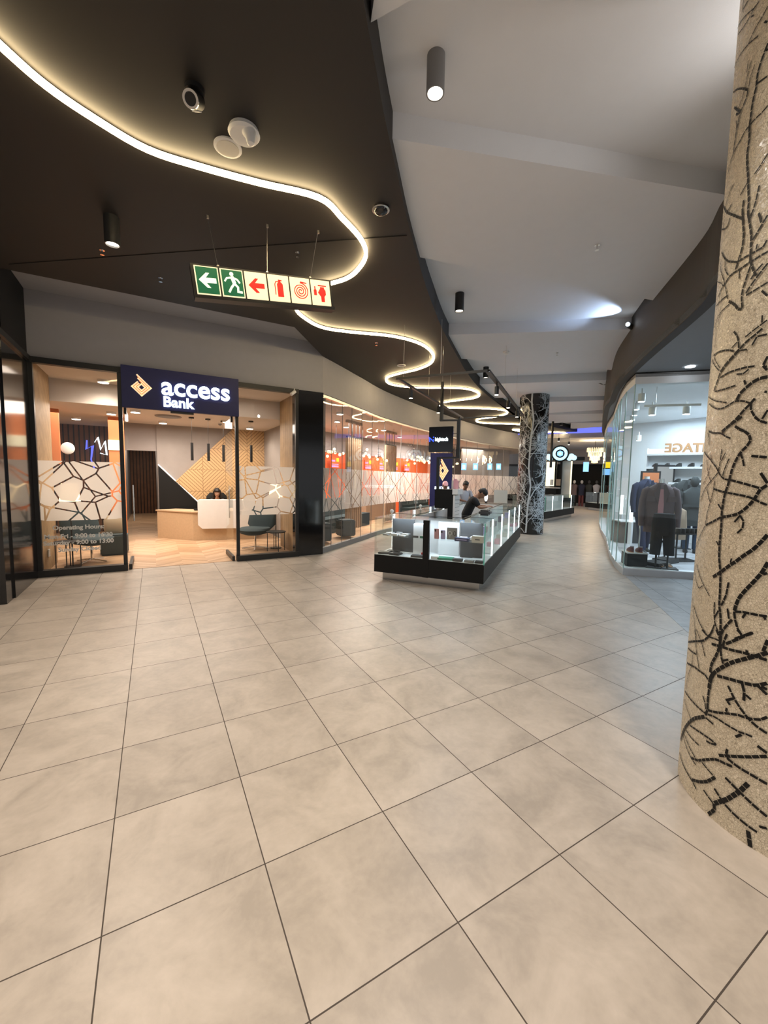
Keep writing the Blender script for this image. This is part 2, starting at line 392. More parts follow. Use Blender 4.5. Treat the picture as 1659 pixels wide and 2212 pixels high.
mat('lips', (.30, .08, .07), .5); mat('eye_white', (.8, .8, .8), .3); mat('pink', (.75, .38, .42), .4); mat('lilac', (.50, .44, .74), .4)
mat('green_cloth', (.02, .22, .12), .7); mat('navy_card', (.02, .035, .12), .5); mat('white_card', (.75, .74, .72), .5)
mat('cream_card', (.66, .62, .55), .5); mat('grey_card', (.30, .29, .28), .5); mat('black_leather', (.02, .02, .02), .45, bump=.4, bscale=120)
mat('red_card', (.55, .03, .03), .5); mat('tan_leather', (.45, .23, .10), .5); mat('burgundy_leather', (.13, .035, .04), .4)
mat('wood_slat', (.36, .26, .18), .5)
def em(name, col, s): return mat(name, tuple(c*.6 for c in col), .5, emit=col, es=s)
em('led_warm', (1.0, .76, .42), 34.0); em('led_cool', (.90, .97, 1.0), 4.2); em('lamp_glow', (1.0, .90, .74), 14.0); em('lamp_cool', (.85, .93, 1.0), 12.0)
em('globe_glow', (1.0, .80, .45), 2.2); em('sign_white', (.80, .95, 1.0), 2.6); em('sign_orange', (.95, .26, .06), .9); em('sign_cream', (1.0, .72, .42), .95)
em('sign_green', (.0, .12, .045), .75); em('sign_lit', (1.0, .83, .50), 1.05); em('sign_red', (.75, .015, .01), .8); em('sign_pale', (.9, .95, .75), 1.0)
em('blue_logo', (.03, .08, 1.0), 2.2); em('screen_blue', (.25, .55, 1.0), 1.4); em('screen_white', (.9, .95, 1.0), 1.6); em('neon_blue', (.14, .17, .95), 1.3)
em('shade_glow', (1.0, .72, .40), 2.6); em('yellow_lit', (1.0, .70, .02), 1.4); em('violet_line', (.35, .35, 1.0), 1.6); em('cove_white', (1.0, .93, .84), 5.0)
em('gold_glow', (1.0, .70, .32), .35); em('display_lit', (1.0, .90, .62), 1.4)
glassmat('clear_glass', (.97, .985, .98), .07); glassmat('shop_glass', (.935, .975, .968), .045); glassmat('bank_glass', (.96, .96, .95), .032)
glassmat('case_glass', (.96, .985, .98), .05); mat('glass_edge', (.10, .45, .36), .2, emit=(.1, .8, .6), es=.08); mat('glass_joint_tint', (.34, .52, .50), .3)  # glass_edge has a faint green glow put into its colour

mat('pale_print', (.50, .54, .58), .3); em('crystal_glow', (1.0, .80, .50), 1.0); em('sign_soft', (.55, .85, 1.0), 1.15)

# ------------------------------------------------------------------ the mall shell
EDGE = smoothline([(-1.0, -7), (-.9, -3), (-.4, -.6), (.25, .9), (.75, 1.72), (1.06, 2.19), (1.29, 2.48), (1.53, 2.78), (1.95, 3.27), (2.32, 3.70), (2.85, 4.28), (3.29, 4.75), (3.72, 5.18), (4.29, 5.74), (4.92, 6.31), (5.8, 7.08), (6.62, 7.79), (7.9, 8.8), (9.9, 10.15), (12.2, 11.45), (16.5, 13.2), (19.4, 13.85)], 4)
FACE = smoothline([(3.24, 8.5), (3.95, 9.07), (4.82, 9.78), (6.1, 10.82), (8.2, 12.15), (10.3, 13.35), (12.5, 14.5), (14.8, 15.45), (18, 16.4), (21.5, 17.0)], 4)
SOFF = smoothline([(3.2, -8), (3.3, -1), (3.75, .6), (4.3, 1.5), (4.75, 1.98), (5.2, 2.3), (5.7, 2.75), (6.5, 3.52), (7.35, 4.3), (8.25, 5.07), (9.0, 5.62), (9.7, 6.1), (10.5, 6.73), (12.9, 8.3), (15.3, 9.85), (18, 11.4)], 4)
struct(MB().box(-14, 34, -10, 26, -.1, 0).build('floor', 'floor_tile'), 'large square greige floor tiles with dark joints')
struct(MB().prism([(7.50, 4.22), (5.33, 2.25), (5.5, -6), (14, -6), (14, -2), (8.4, 3.42)], -.05, .003).build('floor.001', 'shop_entrance_tile'), 'cooler grey tiles laid askew in front of the clothes shop')
# ceilings
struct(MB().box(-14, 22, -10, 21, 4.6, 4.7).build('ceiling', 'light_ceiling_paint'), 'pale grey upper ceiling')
struct(MB().prism([(-13, -7)] + EDGE + [(20.6, 17.0)] + FACE[::-1] + [(2.2, 7.15), (-13, 7.15)], 4.3, 4.64).build('ceiling.001', 'dark_ceiling_paint'), 'dark brown-grey lowered ceiling with a wavy edge')
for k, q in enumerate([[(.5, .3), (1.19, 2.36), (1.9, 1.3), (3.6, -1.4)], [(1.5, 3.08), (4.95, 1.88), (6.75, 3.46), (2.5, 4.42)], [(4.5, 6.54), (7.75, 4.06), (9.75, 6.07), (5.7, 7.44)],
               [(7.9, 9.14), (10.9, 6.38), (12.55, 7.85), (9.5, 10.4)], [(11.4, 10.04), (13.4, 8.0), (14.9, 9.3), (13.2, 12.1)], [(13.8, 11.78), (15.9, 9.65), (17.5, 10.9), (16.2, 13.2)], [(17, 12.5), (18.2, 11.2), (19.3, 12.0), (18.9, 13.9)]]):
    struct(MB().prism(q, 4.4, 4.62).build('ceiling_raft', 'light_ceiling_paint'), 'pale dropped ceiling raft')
struct(MB().wallline(SOFF, 3.65, 4.62, -.12).build('trim_1', 'bulkhead_paint'), 'dark curved bulkhead above the clothes shop')
struct(MB().prism(SOFF + [(22, 11.5), (22, -8)], 3.66, 3.75).build('ceiling.002', 'soffit_paint'), 'grey soffit in front of the clothes shop')
# fine joint in the dark ceiling
j = MB().tube([(-1.5, 6.95, 4.297), (2.42, 3.88, 4.297)], .004, 4); struct(j.build('trim_2', 'black_matte'), 'thin joint across the dark ceiling')
# bank facade
struct(MB().box(-1.70, 3.24, 8.5, 8.62, 3.52, 4.62).build('wall_bank_front', 'fascia_paint'), 'plain grey fascia above the bank shopfront')
struct(MB().box(-1.9, 3.6, 7.0, 8.62, 4.56, 4.64).build('ceiling.003', 'fascia_paint'), 'grey recess ceiling above the bank front')
struct(MB().wallline(FACE, 3.52, 4.32, .12).build('wall_bank_curved', 'fascia_cream'), 'curved cream fascia above the glass wall')
struct(MB().box(-14, -1.68, 6.92, 7.25, 3.5, 4.62).build('wall_left', 'black_matte'), 'dark bulkhead left of the bank')
struct(MB().box(-1.80, -1.68, 7.0, 8.62, 3.5, 4.62).build('trim_3', 'black_matte'), 'dark return above the black side wall')
struct(MB().box(-14, -1.70, 6.90, 7.2, 0, 3.5).build('wall_left.001', 'black_gloss'), 'glossy black pier at the far left')
struct(MB().box(-1.78, -1.68, 7.2, 8.5, 0, 3.5).build('wall_left.002', 'black_gloss'), 'glossy black side wall beside the bank glass')
struct(MB().box(-1.70, -1.64, 7.0, 8.5, 3.46, 3.54).build('trim_4', 'black_metal'))
pil = MB().box(2.69, 3.25, 8.48, 8.9, 0, 3.53, bev=.004)
struct(pil.build('wall_bank_pier', 'black_gloss'), 'glossy black granite pier right of the bank door')
def shopwindow(name, x0, x1, label, film_uv):
    r = thing(name, label, 'window', (0, 0, 0)); del r['category']; r['kind'] = 'structure'
    MB().box(x0, x0+.06, 8.46, 8.54, .10, 3.46).box(x1-.06, x1, 8.46, 8.54, .10, 3.46).box(x0, x1, 8.44, 8.56, 3.44, 3.53).box(x0, x1, 8.43, 8.57, 0, .11).build('window_frame', 'black_metal', r)
    MB().box(x0+.06, x1-.06, 8.495, 8.505, .11, 3.44).build('glass', 'bank_glass', r)
    uv_film([(x0+.06, 8.508), (x1-.06, 8.508)], .92, 1.91, 'frosted_film', 'frosted_film_cells', r, film_uv)
    return r
w1 = shopwindow('window_1', -1.68, -.44, 'left bank window with opening hours and a frosted band', 3.1)
w2 = shopwindow('window_2', 1.42, 2.69, 'right bank window with a frosted band and a lounge chair behind', 7.7)
hrs = MB()
for i, tx in enumerate(('Operating Hours:', 'Mon-Fri - 9:00 to 16:30', 'Saturday - 9:00 to 13:00', 'Sunday Closed')):
    hrs.add(text_mesh(tx, .099, .001, .0035, sx=1.0), Matrix.Translation((-1.12, 8.492, (.80, .655, .545, .43)[i])) @ UP)
hrs.build('opening_hours_lettering', 'white_plastic', w1)
# open glass doors folded inwards
for (nm, x, lab) in (('door_1', -.40, 'left frameless glass door leaf standing open'), ('door_2', 1.36, 'right frameless glass door leaf standing open')):
    r = thing(nm, lab, 'door', (x, 8.5, 0), radians(90)); del r['category']; r['kind'] = 'structure'
    MB().box(0, .85, -.006, .006, .10, 2.84).build('glass', 'clear_glass', r)
    MB().box(0, .85, -.025, .025, .01, .10).box(0, .12, -.02, .02, 2.76, 2.86).build('rail', 'black_metal', r)
    MB().tube([(.78, -.05, .8), (.78, -.05, 1.5)], .012).build('handle', 'chrome', r)
# bank sign
sg = thing('bank_sign', 'navy lightbox sign reading access Bank over the bank entrance', 'sign', (.52, 8.44, 2.86))
MB().box(-.96, .96, -.04, .06, 0, .71, bev=.004).build('panel', 'navy_panel', sg)
MB().add(text_mesh('access', .455, .012, .009, 'LEFT', sx=1.0), Matrix.Translation((-.36, -.055, .415)) @ UP).build('lettering', 'sign_white', sg)
MB().add(text_mesh('Bank', .25, .012, .007, 'LEFT', sx=1.0), Matrix.Translation((-.34, -.055, .145)) @ UP).build('lettering', 'sign_white', sg)
def logo(r, name, s, mtx, m='sign_cream', m2='sign_orange'):        # nested open diamonds with a tail up the top left
    a = MB(); b = MB()
    def dia(mb, q, w, d, op=0.0):
        P = [(0, -q), (q, 0), (0, q), (-q, 0)]
        pts = [(0, q), (-q, 0), (0, -q), (q, 0), (0, q)] if not op else [(-q*.42, q*.58), (-q, 0), (0, -q), (q, 0), (-.12*op, q+.12*op)]
        for p0, p1 in zip(pts, pts[1:]):
            v = Vector((p1[0]-p0[0], 0, p1[1]-p0[1])); L = v.length; ang = math.atan2(v.z, v.x)
            mb.box(-w*.5, L+w*.5, -d, 0, -w/2, w/2, mtx @ Matrix.Diagonal((s, 1, s, 1)) @ Matrix.Translation((p0[0], 0, p0[1])) @ Matrix.Rotation(-ang, 4, 'Y'))
    dia(a, .92, .15, .012, 3.2); dia(a, .64, .15, .012, 2.4); dia(a, .36, .13, .012)
    dia(b, .78, .07, .014, 2.8); dia(b, .50, .07, .014, 1.6)
    a.build(name, m, r); b.build(name, m2, r)
    return r
logo(sg, 'logo', .155, Matrix.Translation((-.66, -.042, .36)))
MB().box(-.22, .16, -.02, .05, -.035, 0).build('door_sensor', 'black_metal', sg)
# curved glass wall of the bank lounge
r = thing('window_3', 'long curved glass wall with a frosted band of star-shaped lines', 'window'); del r['category']; r['kind'] = 'structure'
GL = [(x+.03, y+.05) for x, y in FACE]
MB().wallline(GL, .12, 3.46, .012).build('glass', 'bank_glass', r)
uv_film([(x-.01, y+.03) for x, y in GL], .93, 1.92, 'frosted_film', 'frosted_film_stars', r, 0)
MB().wallline(GL, 0, .12, .09).build('sill', 'mid_grey', r)
MB().wallline(GL, 3.46, 3.54, .09).build('head_frame', 'steel', r)
jn = MB(); acc = 0
for i in range(2, len(GL)-1, 2): jn.box(GL[i][0]-.004, GL[i][0]+.004, GL[i][1]-.004, GL[i][1]+.014, .12, 3.46)
jn.build('glass_joint', 'mid_grey', r)
# ------------------------------------------------------------------ inside the bank
struct(MB().prism([(-6, 8.52), (3.26, 8.52)] + [(x, y+.08) for x, y in FACE[1:]] + [(22, 24), (-6, 24)], -.02, .005).build('floor.002', 'chevron_wood_floor'), 'chevron wood floor inside the bank')
struct(MB().prism([(-6, 8.62), (3.26, 8.62)] + [(x, y+.12) for x, y in FACE[1:13]] + [(11, 19.5), (3.5, 19.5), (3.5, 10.0), (-6, 10.0)], 3.5, 3.56).build('ceiling.004', 'bank_ceiling'))
struct(MB().box(-6, 3.5, 10.0, 22, 3.08, 3.56).build('ceiling.005', 'bank_ceiling'), 'lower ceiling over the bank reception')
struct(MB().prism([(x, y+.12) for x, y in FACE[12:]] + [(22, 24), (11, 19.5)], 3.5, 3.56).build('ceiling.006', 'bank_ceiling'))
struct(MB().box(-1.80, -1.64, 8.62, 9.75, 0, 3.5).build('wall_bank_left', 'pale_wood_slats'), 'pale ribbed wood wall inside the bank at the left')
struct(MB().box(-6, -1.7, 9.75, 9.85, 0, 3.5).build('wall_bank_left.001', 'bank_grey'))
struct(MB().box(-6, -5.9, 9.8, 22, 0, 3.5).build('wall_bank_left.002', 'bank_grey'))
struct(MB().box(-6, -.78, 14.5, 14.6, 0, 3.1).build('wall_bank_back', 'dark_wood_slats'), 'dark wood slat wall deep in the bank')
struct(MB().box(-.78, .10, 13.0, 13.12, 2.35, 3.1).box(-.86, -.74, 13.0, 14.6, 0, 3.1).build('wall_corridor', 'bank_grey'), 'grey wall around the corridor opening')
struct(MB().box(.10, .22, 13.0, 21, 0, 3.1).build('wall_corridor.001', 'bank_grey'))
struct(MB().box(-.98, -.86, 14.6, 21, 0, 3.1).build('wall_corridor.002', 'bank_grey'))
struct(MB().box(-.9, .2, 20.5, 20.6, 0, 3.1).build('wall_corridor_end', 'dark_wood_slats'), 'dark slats at the end of the corridor')
struct(MB().box(.10, 3.3, 12.95, 13.1, 0, 3.1).build('wall_reception', 'plaster_grey'), 'grey plaster wall behind the reception desk')
struct(MB().box(3.0, 3.15, 10.9, 12.95, 0, 3.5).build('wall_reception_side', 'plaster_grey'))
struct(MB().box(2.70, 2.80, 8.9, 9.95, 0, 3.5).build('wall_bank_right', 'pale_wood_slats'), 'pale ribbed wood wall beside the bank pier')
def xzpoly(poly, y0, y1):
    m = Matrix(((1, 0, 0, 0), (0, 0, 1, 0), (0, 1, 0, 0), (0, 0, 0, 1))); return MB().prism(poly, y0, y1, m)
struct(xzpoly([(.54, 1.53), (2.07, 3.08), (3.0, 3.08), (3.0, .3), (1.75, .3)], 12.86, 12.95).build('wall_reception_panel', 'grooved_wood_panel'), 'grooved pale wood panel cut on the diagonal')
struct(xzpoly([(.12, 1.95), (1.08, .93), (1.08, .4), (.12, .4)], 12.82, 12.95).build('wall_reception_panel.001', 'black_matte'), 'black triangular panel behind the desk')
cv = MB().tube([(.12, 12.88, 1.985), (1.55, 12.88, .48)], .010, 6); cv.build('cove_light_strip', 'cove_white'); o = bpy.data.objects['cove_light_strip']; tag(o, 'glowing light line along the edge of the black triangle', 'light')
struct(MB().box(-2.6, -1.75, 11.2, 11.3, 1.9, 3.1).build('wall_orange', 'orange_panel'), 'orange panel hanging behind the left bank window')
struct(MB().box(-.92, -.60, 11.9, 12.0, 0, 3.1).build('wall_orange.001', 'orange_panel'), 'narrow orange pier behind the left door post')
# reception desk
dk = thing('reception_desk', 'low oak reception desk with a raised white front panel', 'desk', (0, 0, 0))
DP = [(.06, 12.50), (.87, 11.62), (2.35, 11.28), (2.55, 11.9), (1.2, 12.2), (.55, 12.75)]
MB().prism(DP, 0.005, .735).build('body', 'oak', dk)
MB().prism([(.02, 12.52), (.86, 11.58), (2.38, 11.24), (2.6, 11.93), (1.2, 12.25), (.52, 12.8)], .735, .765).build('desk_top', 'oak', dk)
MB().prism([(.98, .42), (1.08, .32), (2.40, .32), (2.40, 1.07), (.98, 1.07)], 0, .03, T(.0, 0, 0)).build('front_panel', 'white_laminate', dk, mtx=Matrix.Translation((0, 0, 0)) @ T(.98, 11.52, 0, radians(-13)) @ Matrix.Translation((-.98, 0, 0)) @ Matrix(((1, 0, 0, 0), (0, 0, -1, 0), (0, 1, 0, 0), (0, 0, 0, 1))))
MB().box(0, 1.45, 0, .34, 1.045, 1.07, T(.98, 11.52, 0, radians(-13))).build('counter_top', 'white_laminate', dk)
ch = thing('office_chair', 'black high-backed office chair behind the reception desk', 'chair', (1.56, 12.50, 0), radians(-8))
MB().loft([(0, 0, .62, .24, .05), (0, .02, .85, .30, .06), (0, .05, 1.12, .27, .05), (0, .05, 1.22, .18, .03)], 20, True, sq=.6).build('backrest', 'black_matte', ch, True)
MB().loft([(0, -.22, .45, .24, .22), (0, -.22, .53, .25, .23)], 20, True, sq=.6).build('seat', 'black_matte', ch, True)
MB().cyl(0, -.22, .1, .45, .03).build('post', 'black_metal', ch)
for k in range(5): MB().tube([(0, -.22, .1), (.3*cos(k*1.257), -.22+.3*sin(k*1.257), .04)], .02).build('leg', 'black_metal', ch)
MB().tube([(-.3, -.1, .5), (-.32, -.1, .72), (-.3, -.35, .74)], .02).build('armrest', 'black_matte', ch); MB().tube([(.3, -.1, .5), (.32, -.1, .72), (.3, -.35, .74)], .02).build('armrest', 'black_matte', ch)
kb = MB().box(.92, 1.12, 11.9, 12.1, .766, .80, bev=.01).build('card_machine', 'black_matte'); tag(kb, 'small black card machine at the end of the oak desk top', 'card machine')
# lights in the bank
def pendant(x, y, z, L, lab):
    p = thing('pendant_lamp', lab, 'pendant lamp', (x, y, z))
    MB().cyl(0, 0, -.03, 0, .06).build('canopy', 'black_metal', p); MB().cyl(0, 0, -L, -.03, .003, seg=6).build('cord', 'black_metal', p)
    MB().cyl(0, 0, -L-.42, -L, .032).build('lamp_shade', 'black_metal', p, True); return p
for x, y, lab in ((.82, 10.82, 'leftmost of the four black tube pendants over the reception desk'), (1.19, 10.88, 'second from left of the four black tube pendants over the desk'), (1.56, 11.05, 'third from left of the four black tube pendants, close to the door post'), (2.16, 10.65, 'black tube pendant seen through the right bank window')):
    pendant(x, y, 3.08, .60, lab)
def downlight(x, y, z, lab, w=22, col=WARM, r=.10):
    p = thing('ceiling_light', lab, 'ceiling light', (x, y, z), 0, 'round surface lights on the bank ceiling')
    MB().cyl(0, 0, -.05, 0, r, seg=24).build('housing', 'white_plastic', p, True); MB().cyl(0, 0, -.056, -.05, r*.85).build('diffuser', 'lamp_glow', p)
    if w: spot(x, y, z-.08, w, col, 155, .7, r)
for i, (x, y) in enumerate(((-.79, 9.62), (-.78, 11.05), (-1.62, 12.6), (.25, 12.15), (1.62, 10.9), (2.4, 12.0), (-.3, 10.4))):
    downlight(x, y, 3.08 if y > 10 else 3.5, ('round ceiling light nearest behind the left bank window', 'round ceiling light right of the orange panel', 'round ceiling light just left of the orange panel foot', 'small round ceiling light in front of the grey plaster wall', 'round ceiling light between the pendants and the door post', 'round ceiling light in the far right corner of the reception', 'round ceiling light above the left door leaf')[i], 62)
v = thing('ceiling_vent', 'round slotted air vent in the bank ceiling', 'air vent', (.34, 10.95, 3.08))
vm = MB(); vm.cyl(0, 0, -.02, 0, .28, seg=32); vm.build('vent_rim', 'bank_grey', v, True)
MB().cyl(0, 0, -.028, -.02, .23, seg=32).build('grille', 'mid_grey', v)
for (x, y, z, lab) in ((1.55, 11.5, 3.05, 'small white dome camera left of the door post'), (1.98, 11.9, 3.05, 'small white dome camera in the bank corner')):
    q = thing('dome_camera', lab, 'security camera', (x, y, z)); MB().cyl(0, 0, 0, .03, .05).build('base', 'white_plastic', q); MB().sph(0, 0, 0, .045).build('dome', 'mid_grey', q, True)
# lounge chairs, tables and lamps behind the bank windows
def lounge(x, y, rz, lab, sc=1.0):
    c = thing('lounge_chair', lab, 'chair', (x, y, .005), rz, 'teal swivel lounge chairs'); c.scale = (sc,)*3
    MB().loft([(0, -.05, .34, .16, .20), (0, -.05, .38, .30, .32), (0, -.03, .46, .36, .36), (0, 0, .50, .34, .32)], 28, True).build('seat', 'teal_fabric', c, True)
    MB().loft([(0, .26, .40, .22, .05), (0, .32, .55, .36, .08), (0, .38, .80, .34, .07), (0, .42, .98, .24, .05)], 28, True, sq=.8).build('backrest', 'teal_fabric', c, True)
    MB().cyl(0, 0, .03, .36, .022).build('post', 'chrome', c)
    for k in range(4): MB().tube([(0, 0, .06), (.30*cos(k*pi/2+.4), .30*sin(k*pi/2+.4), .015)], .012).build('leg', 'chrome', c)
    return c
lounge(2.05, 9.75, radians(-40), 'dark teal swivel lounge chair behind the right bank window'); lounge(-1.08, 9.55, radians(35), 'dark teal swivel lounge chair behind the opening hours lettering')
def side_table(x, y, lab, h=.45, r=.22):
    t = thing('side_table', lab, 'table', (x, y, .005)); MB().cyl(0, 0, h-.02, h, r, seg=28).build('table_top', 'black_matte', t)
    for k in range(4): MB().tube([(r*.9*cos(k*pi/2), r*.9*sin(k*pi/2), 0), (r*.9*cos(k*pi/2), r*.9*sin(k*pi/2), h-.02)], .009).build('leg', 'black_metal', t)
side_table(2.42, 9.3, 'black wire-legged side table beside the right lounge chair'); side_table(-1.36, 9.0, 'black wire-legged side table behind the opening hours', .5, .2)
def glow_lamp(x, y, lab):
    p = thing('table_lamp', lab, 'lamp', (x, y, .51)); MB().cyl(0, 0, 0, .02, .07).cyl(0, 0, .02, .6, .012).build('base', 'black_metal', p)
    MB().loft([(0, 0, .60, .14, .14), (0, 0, .95, .11, .11)], 24, True).build('lamp_shade', 'shade_glow', p, True)
def floor_lamp(x, y, lab):
    p = thing('floor_lamp', lab, 'lamp', (x, y, .005)); MB().cyl(0, 0, 0, .02, .13).cyl(0, 0, .02, 1.2, .012).build('pole', 'black_metal', p)
    MB().loft([(0, 0, 1.2, .16, .16), (0, 0, 1.52, .12, .12)], 24, True).build('lamp_shade', 'shade_glow', p, True)
floor_lamp(2.62-.12, 9.62, 'lit floor lamp glowing through the frosted band of the right window'); floor_lamp(-1.32, 9.15, 'lit floor lamp glowing through the frosted band of the left window')
cu = thing('patterned_cushion', 'white patterned cushion on the seat by the left door leaf', 'cushion', (-.75, 10.4, .62), 0)
MB().loft([(0, 0, -.20, .16, .03), (0, 0, -.1, .2, .08), (0, 0, .1, .2, .08), (0, 0, .2, .16, .03)], 20, sq=.7).build('cushion_cover', 'cloth_cream', cu, True)
tag(MB().box(-1.0, -.52, 10.1, 10.6, .005, .44, bev=.03).build('ottoman', 'booth_fabric'), 'grey ottoman under the patterned cushion', 'ottoman')
ns = thing('neon_sign', 'small blue and white neon scribble on the dark slat wall', 'sign', (-1.45, 14.42, 2.3))
MB().tube([(-.18, 0, .35), (-.2, 0, .1), (-.05, 0, .2), (-.1, 0, -.2), (-.02, 0, -.5)], .018).build('blue_tube', 'neon_blue', ns)
MB().tube([(0, 0, .3), (.08, 0, .45), (.14, 0, .1), (.25, 0, .35), (.28, 0, -.05), (.12, 0, 0)], .014).build('white_tube', 'screen_white', ns)
tag(MB().box(-.93, -.62, 11.86, 11.9, 2.28, 2.52).build('lit_sign', 'display_lit'), 'small square lit sign on the narrow orange pier', 'sign')
sl = thing('wall_clock', 'round white clock beside the orange panel', 'clock', (-1.62, 11.25, 2.25)); MB().sph(0, 0, 0, .13, .03, .13).build('clock_face', 'white_plastic', sl, True)
sk = tag(MB().box(-1.635, -1.615, 8.95, 9.03, .25, .38, bev=.004).build('wall_socket', 'white_plastic'), 'white plug socket low on the pale ribbed wall', 'socket')
area(.8, 11.0, 3.0, 130, (1, .86, .74), 3.0, 2.0); area(-1.2, 10.9, 3.0, 60, (1, .85, .72), 1.6, 2.0); area(-.4, 17, 3.0, 50, WARM, .6, 3)
area(.5, 9.3, 3.44, 22, (1, .84, .70), 3.6, .6)
# ------------------------------------------------------------------ the bank lounge behind the curved glass
struct(MB().wallline([(3.5, 14.6), (6, 15.4), (9.5, 17.2), (13.6, 18.6)], 0, 2.72, .1).build('wall_lounge_back', 'orange_wall'), 'orange back wall of the lounge')
struct(MB().wallline([(3.5, 14.58), (6, 15.38), (9.5, 17.18), (13.6, 18.58)], 2.72, 3.5, .1).build('wall_lounge_back.001', 'fascia_cream'))
struct(MB().wallline([(13.6, 18.8), (16, 19.4), (20, 19.9)], 0, 3.5, .1).build('wall_lounge_back.002', 'fascia_cream'), 'pale back wall at the end of the lounge')
struct(MB().wallline([(14.9, 17.6), (18.8, 17.9)], .0, 3.5, .1).build('wall_lounge_panel', 'fascia_cream'), 'cream wall close behind the end of the curved glass')
struct(MB().box(3.4, 3.5, 9.0, 19, 0, 3.5).build('wall_lounge_left', 'bank_grey'))
def seg(pa, pb, d, z0, z1):
    return MB().wallline([pa, pb], z0, z1, d)
b1 = thing('booth_sofa', 'long dark teal booth seat nearest behind the curved glass', 'sofa'); seg((3.9, 11.6), (6.5, 13.6), .14, .005, 1.02).build('backrest', 'booth_fabric', b1); seg((4.25, 11.15), (6.85, 13.15), .5, .005, .45).build('seat', 'teal_fabric', b1)
b2 = thing('booth_sofa', 'dark teal booth seat further along the curved glass', 'sofa'); seg((9.3, 14.9), (11.6, 16.1), .14, .005, 1.02).build('backrest', 'booth_fabric', b2); seg((9.5, 14.5), (11.8, 15.7), .5, .005, .45).build('seat', 'teal_fabric', b2)
for (x, y, lab) in ((3.78, 10.0, 'square grey stool beside the black pier, just behind the glass'), (4.75, 10.6, 'second square grey stool behind the curved glass')):
    tag(MB().box(x-.22, x+.22, y-.22, y+.22, .06, .52, bev=.03).build('stool', 'booth_fabric'), lab, 'stool')
cb = thing('wood_cabinet', 'brown wood cabinet behind the curved glass, right of the booth', 'cabinet', (7.9, 14.9, .005), radians(33)); MB().box(-.9, .9, -.2, .2, 0, .95, bev=.01).build('body', 'wood_slat', cb); MB().box(-.92, .92, -.22, .22, .95, .98).build('cabinet_top', 'oak', cb)
def slat_screen(x, y, rz, lab, n=8, wd=.95):
    r = thing('slat_screen', lab, 'room divider', (x, y, 0), rz, 'hanging wood slat screens in the lounge')
    MB().box(-wd/2, wd/2, -.05, .05, 3.42, 3.5).build('ceiling_rail', 'wood_slat', r); MB().box(-wd/2, wd/2, -.03, .03, 2.96, 3.0).build('top_rail', 'black_metal', r)
    for k in range(4): MB().cyl(-wd/2+.12+k*(wd-.24)/3, 0, 3.0, 3.42, .012, seg=6).build('rod', 'black_metal', r)
    for k in range(n):
        X = -wd/2+.03+k*(wd-.06)/(n-1); MB().box(X-.022, X+.022, -.05, .05, .08 if k % 2 else .05, 2.96).build('slat', 'wood_slat', r)
slat_screen(5.65, 12.0, radians(36), 'hanging wood slat screen nearest behind the curved glass'); slat_screen(8.0, 13.7, radians(34), 'hanging wood slat screen behind the left edge of the hanging display'); slat_screen(11.7, 15.5, radians(30), 'hanging wood slat screen right of the hanging display'); 
def globe_cluster():
    r = thing('globe_chandelier', 'brass chandelier with small glowing glass globes on bent arms', 'chandelier', (0, 0, 0), 0, 'globe chandeliers in a row through the lounge')
    MB().cyl(0, 0, 0, .95, .008, seg=6).build('stem', 'black_metal', r)
    rnd = random.Random(3)
    for k in range(7):
        a = k*2*pi/7; d = .18+.2*rnd.random(); z = -.12+.3*rnd.random(); e = (d*cos(a), d*sin(a), z)
        MB().tube([(0, 0, .05), (e[0]*.5, e[1]*.5, z*.3+.02), e], .006, 5).build('arm', 'black_metal', r); MB().sph(*e, .05, seg=10).build('glass_globe', 'globe_glow', r, True)
    return r
gc = globe_cluster()
GP = [(4.5, 11.9), (5.4, 12.9), (6.5, 13.1), (7.2, 13.2), (8.5, 14.6), (9.4, 14.2), (10.0, 14.6), (10.8, 15.3), (12.4, 16.2), (13.2, 16.3)]
NM = ('nearest the black pier', 'second from the black pier', 'third from the black pier', 'in front of the second hanging screen', 'left of the hanging display', 'behind the hanging display', 'right of the navy totem', 'above the man in grey', 'above the leaning man in black', 'furthest along the curved glass')
for i, (x, y) in enumerate(GP):
    o = gc if i == 0 else copy_tree(gc); o.location = (x, y, 2.45+.06*(i % 3)); o.rotation_euler = (0, 0, i*1.3); o['label'] = 'brass globe chandelier, ' + NM[i]
def reflected_board(x, y, rz, lab):  # glowing boards put in for the reflection of a shop opposite
    r = thing('reflected_board', lab, 'screen', (x, y, 2.28), rz, 'row of boards standing in for a reflected shop opposite')
    MB().box(-.26, .26, -.02, .02, -.20, .22).build('screen_panel', 'orange_wall', r)
    MB().box(.06, .20, -.03, -.02, .06, .20).build('picture', 'yellow_lit', r)
    q = MB()
    for z in (.10, .06, -.06, -.12, -.16): q.box(-.22, -.02 if z > 0 else .18, -.03, -.02, z, z+.018)
    q.build('text_lines', 'violet_line', r)
for i in range(7):
    t = i/6; x = 5.35+5.9*t; y = 14.75+2.85*t
    reflected_board(x, y, radians(26), ('leftmost', 'second', 'third', 'fourth', 'fifth', 'sixth', 'rightmost')[i] + ' board standing in for the reflected shop opposite, counted from the left')
for i, (px, py, d) in enumerate(((1002, 1008, 19.2), (1027, 1008, 19.8), (1058, 1008, 20.2), (1077, 1008, 20.4))):
    p = atd(px, py, 17.2+i*.7); r = thing('info_screen', ('first', 'second', 'third', 'fourth')[i] + ' small blue lit screen left of the black column, from the left', 'screen', tuple(p), radians(-40))
    MB().box(-.10, .10, -.02, .02, -.14, .14).build('screen_panel', 'screen_blue', r); MB().box(-.05, .05, -.025, -.02, -.08, .06).build('picture', 'screen_white', r)
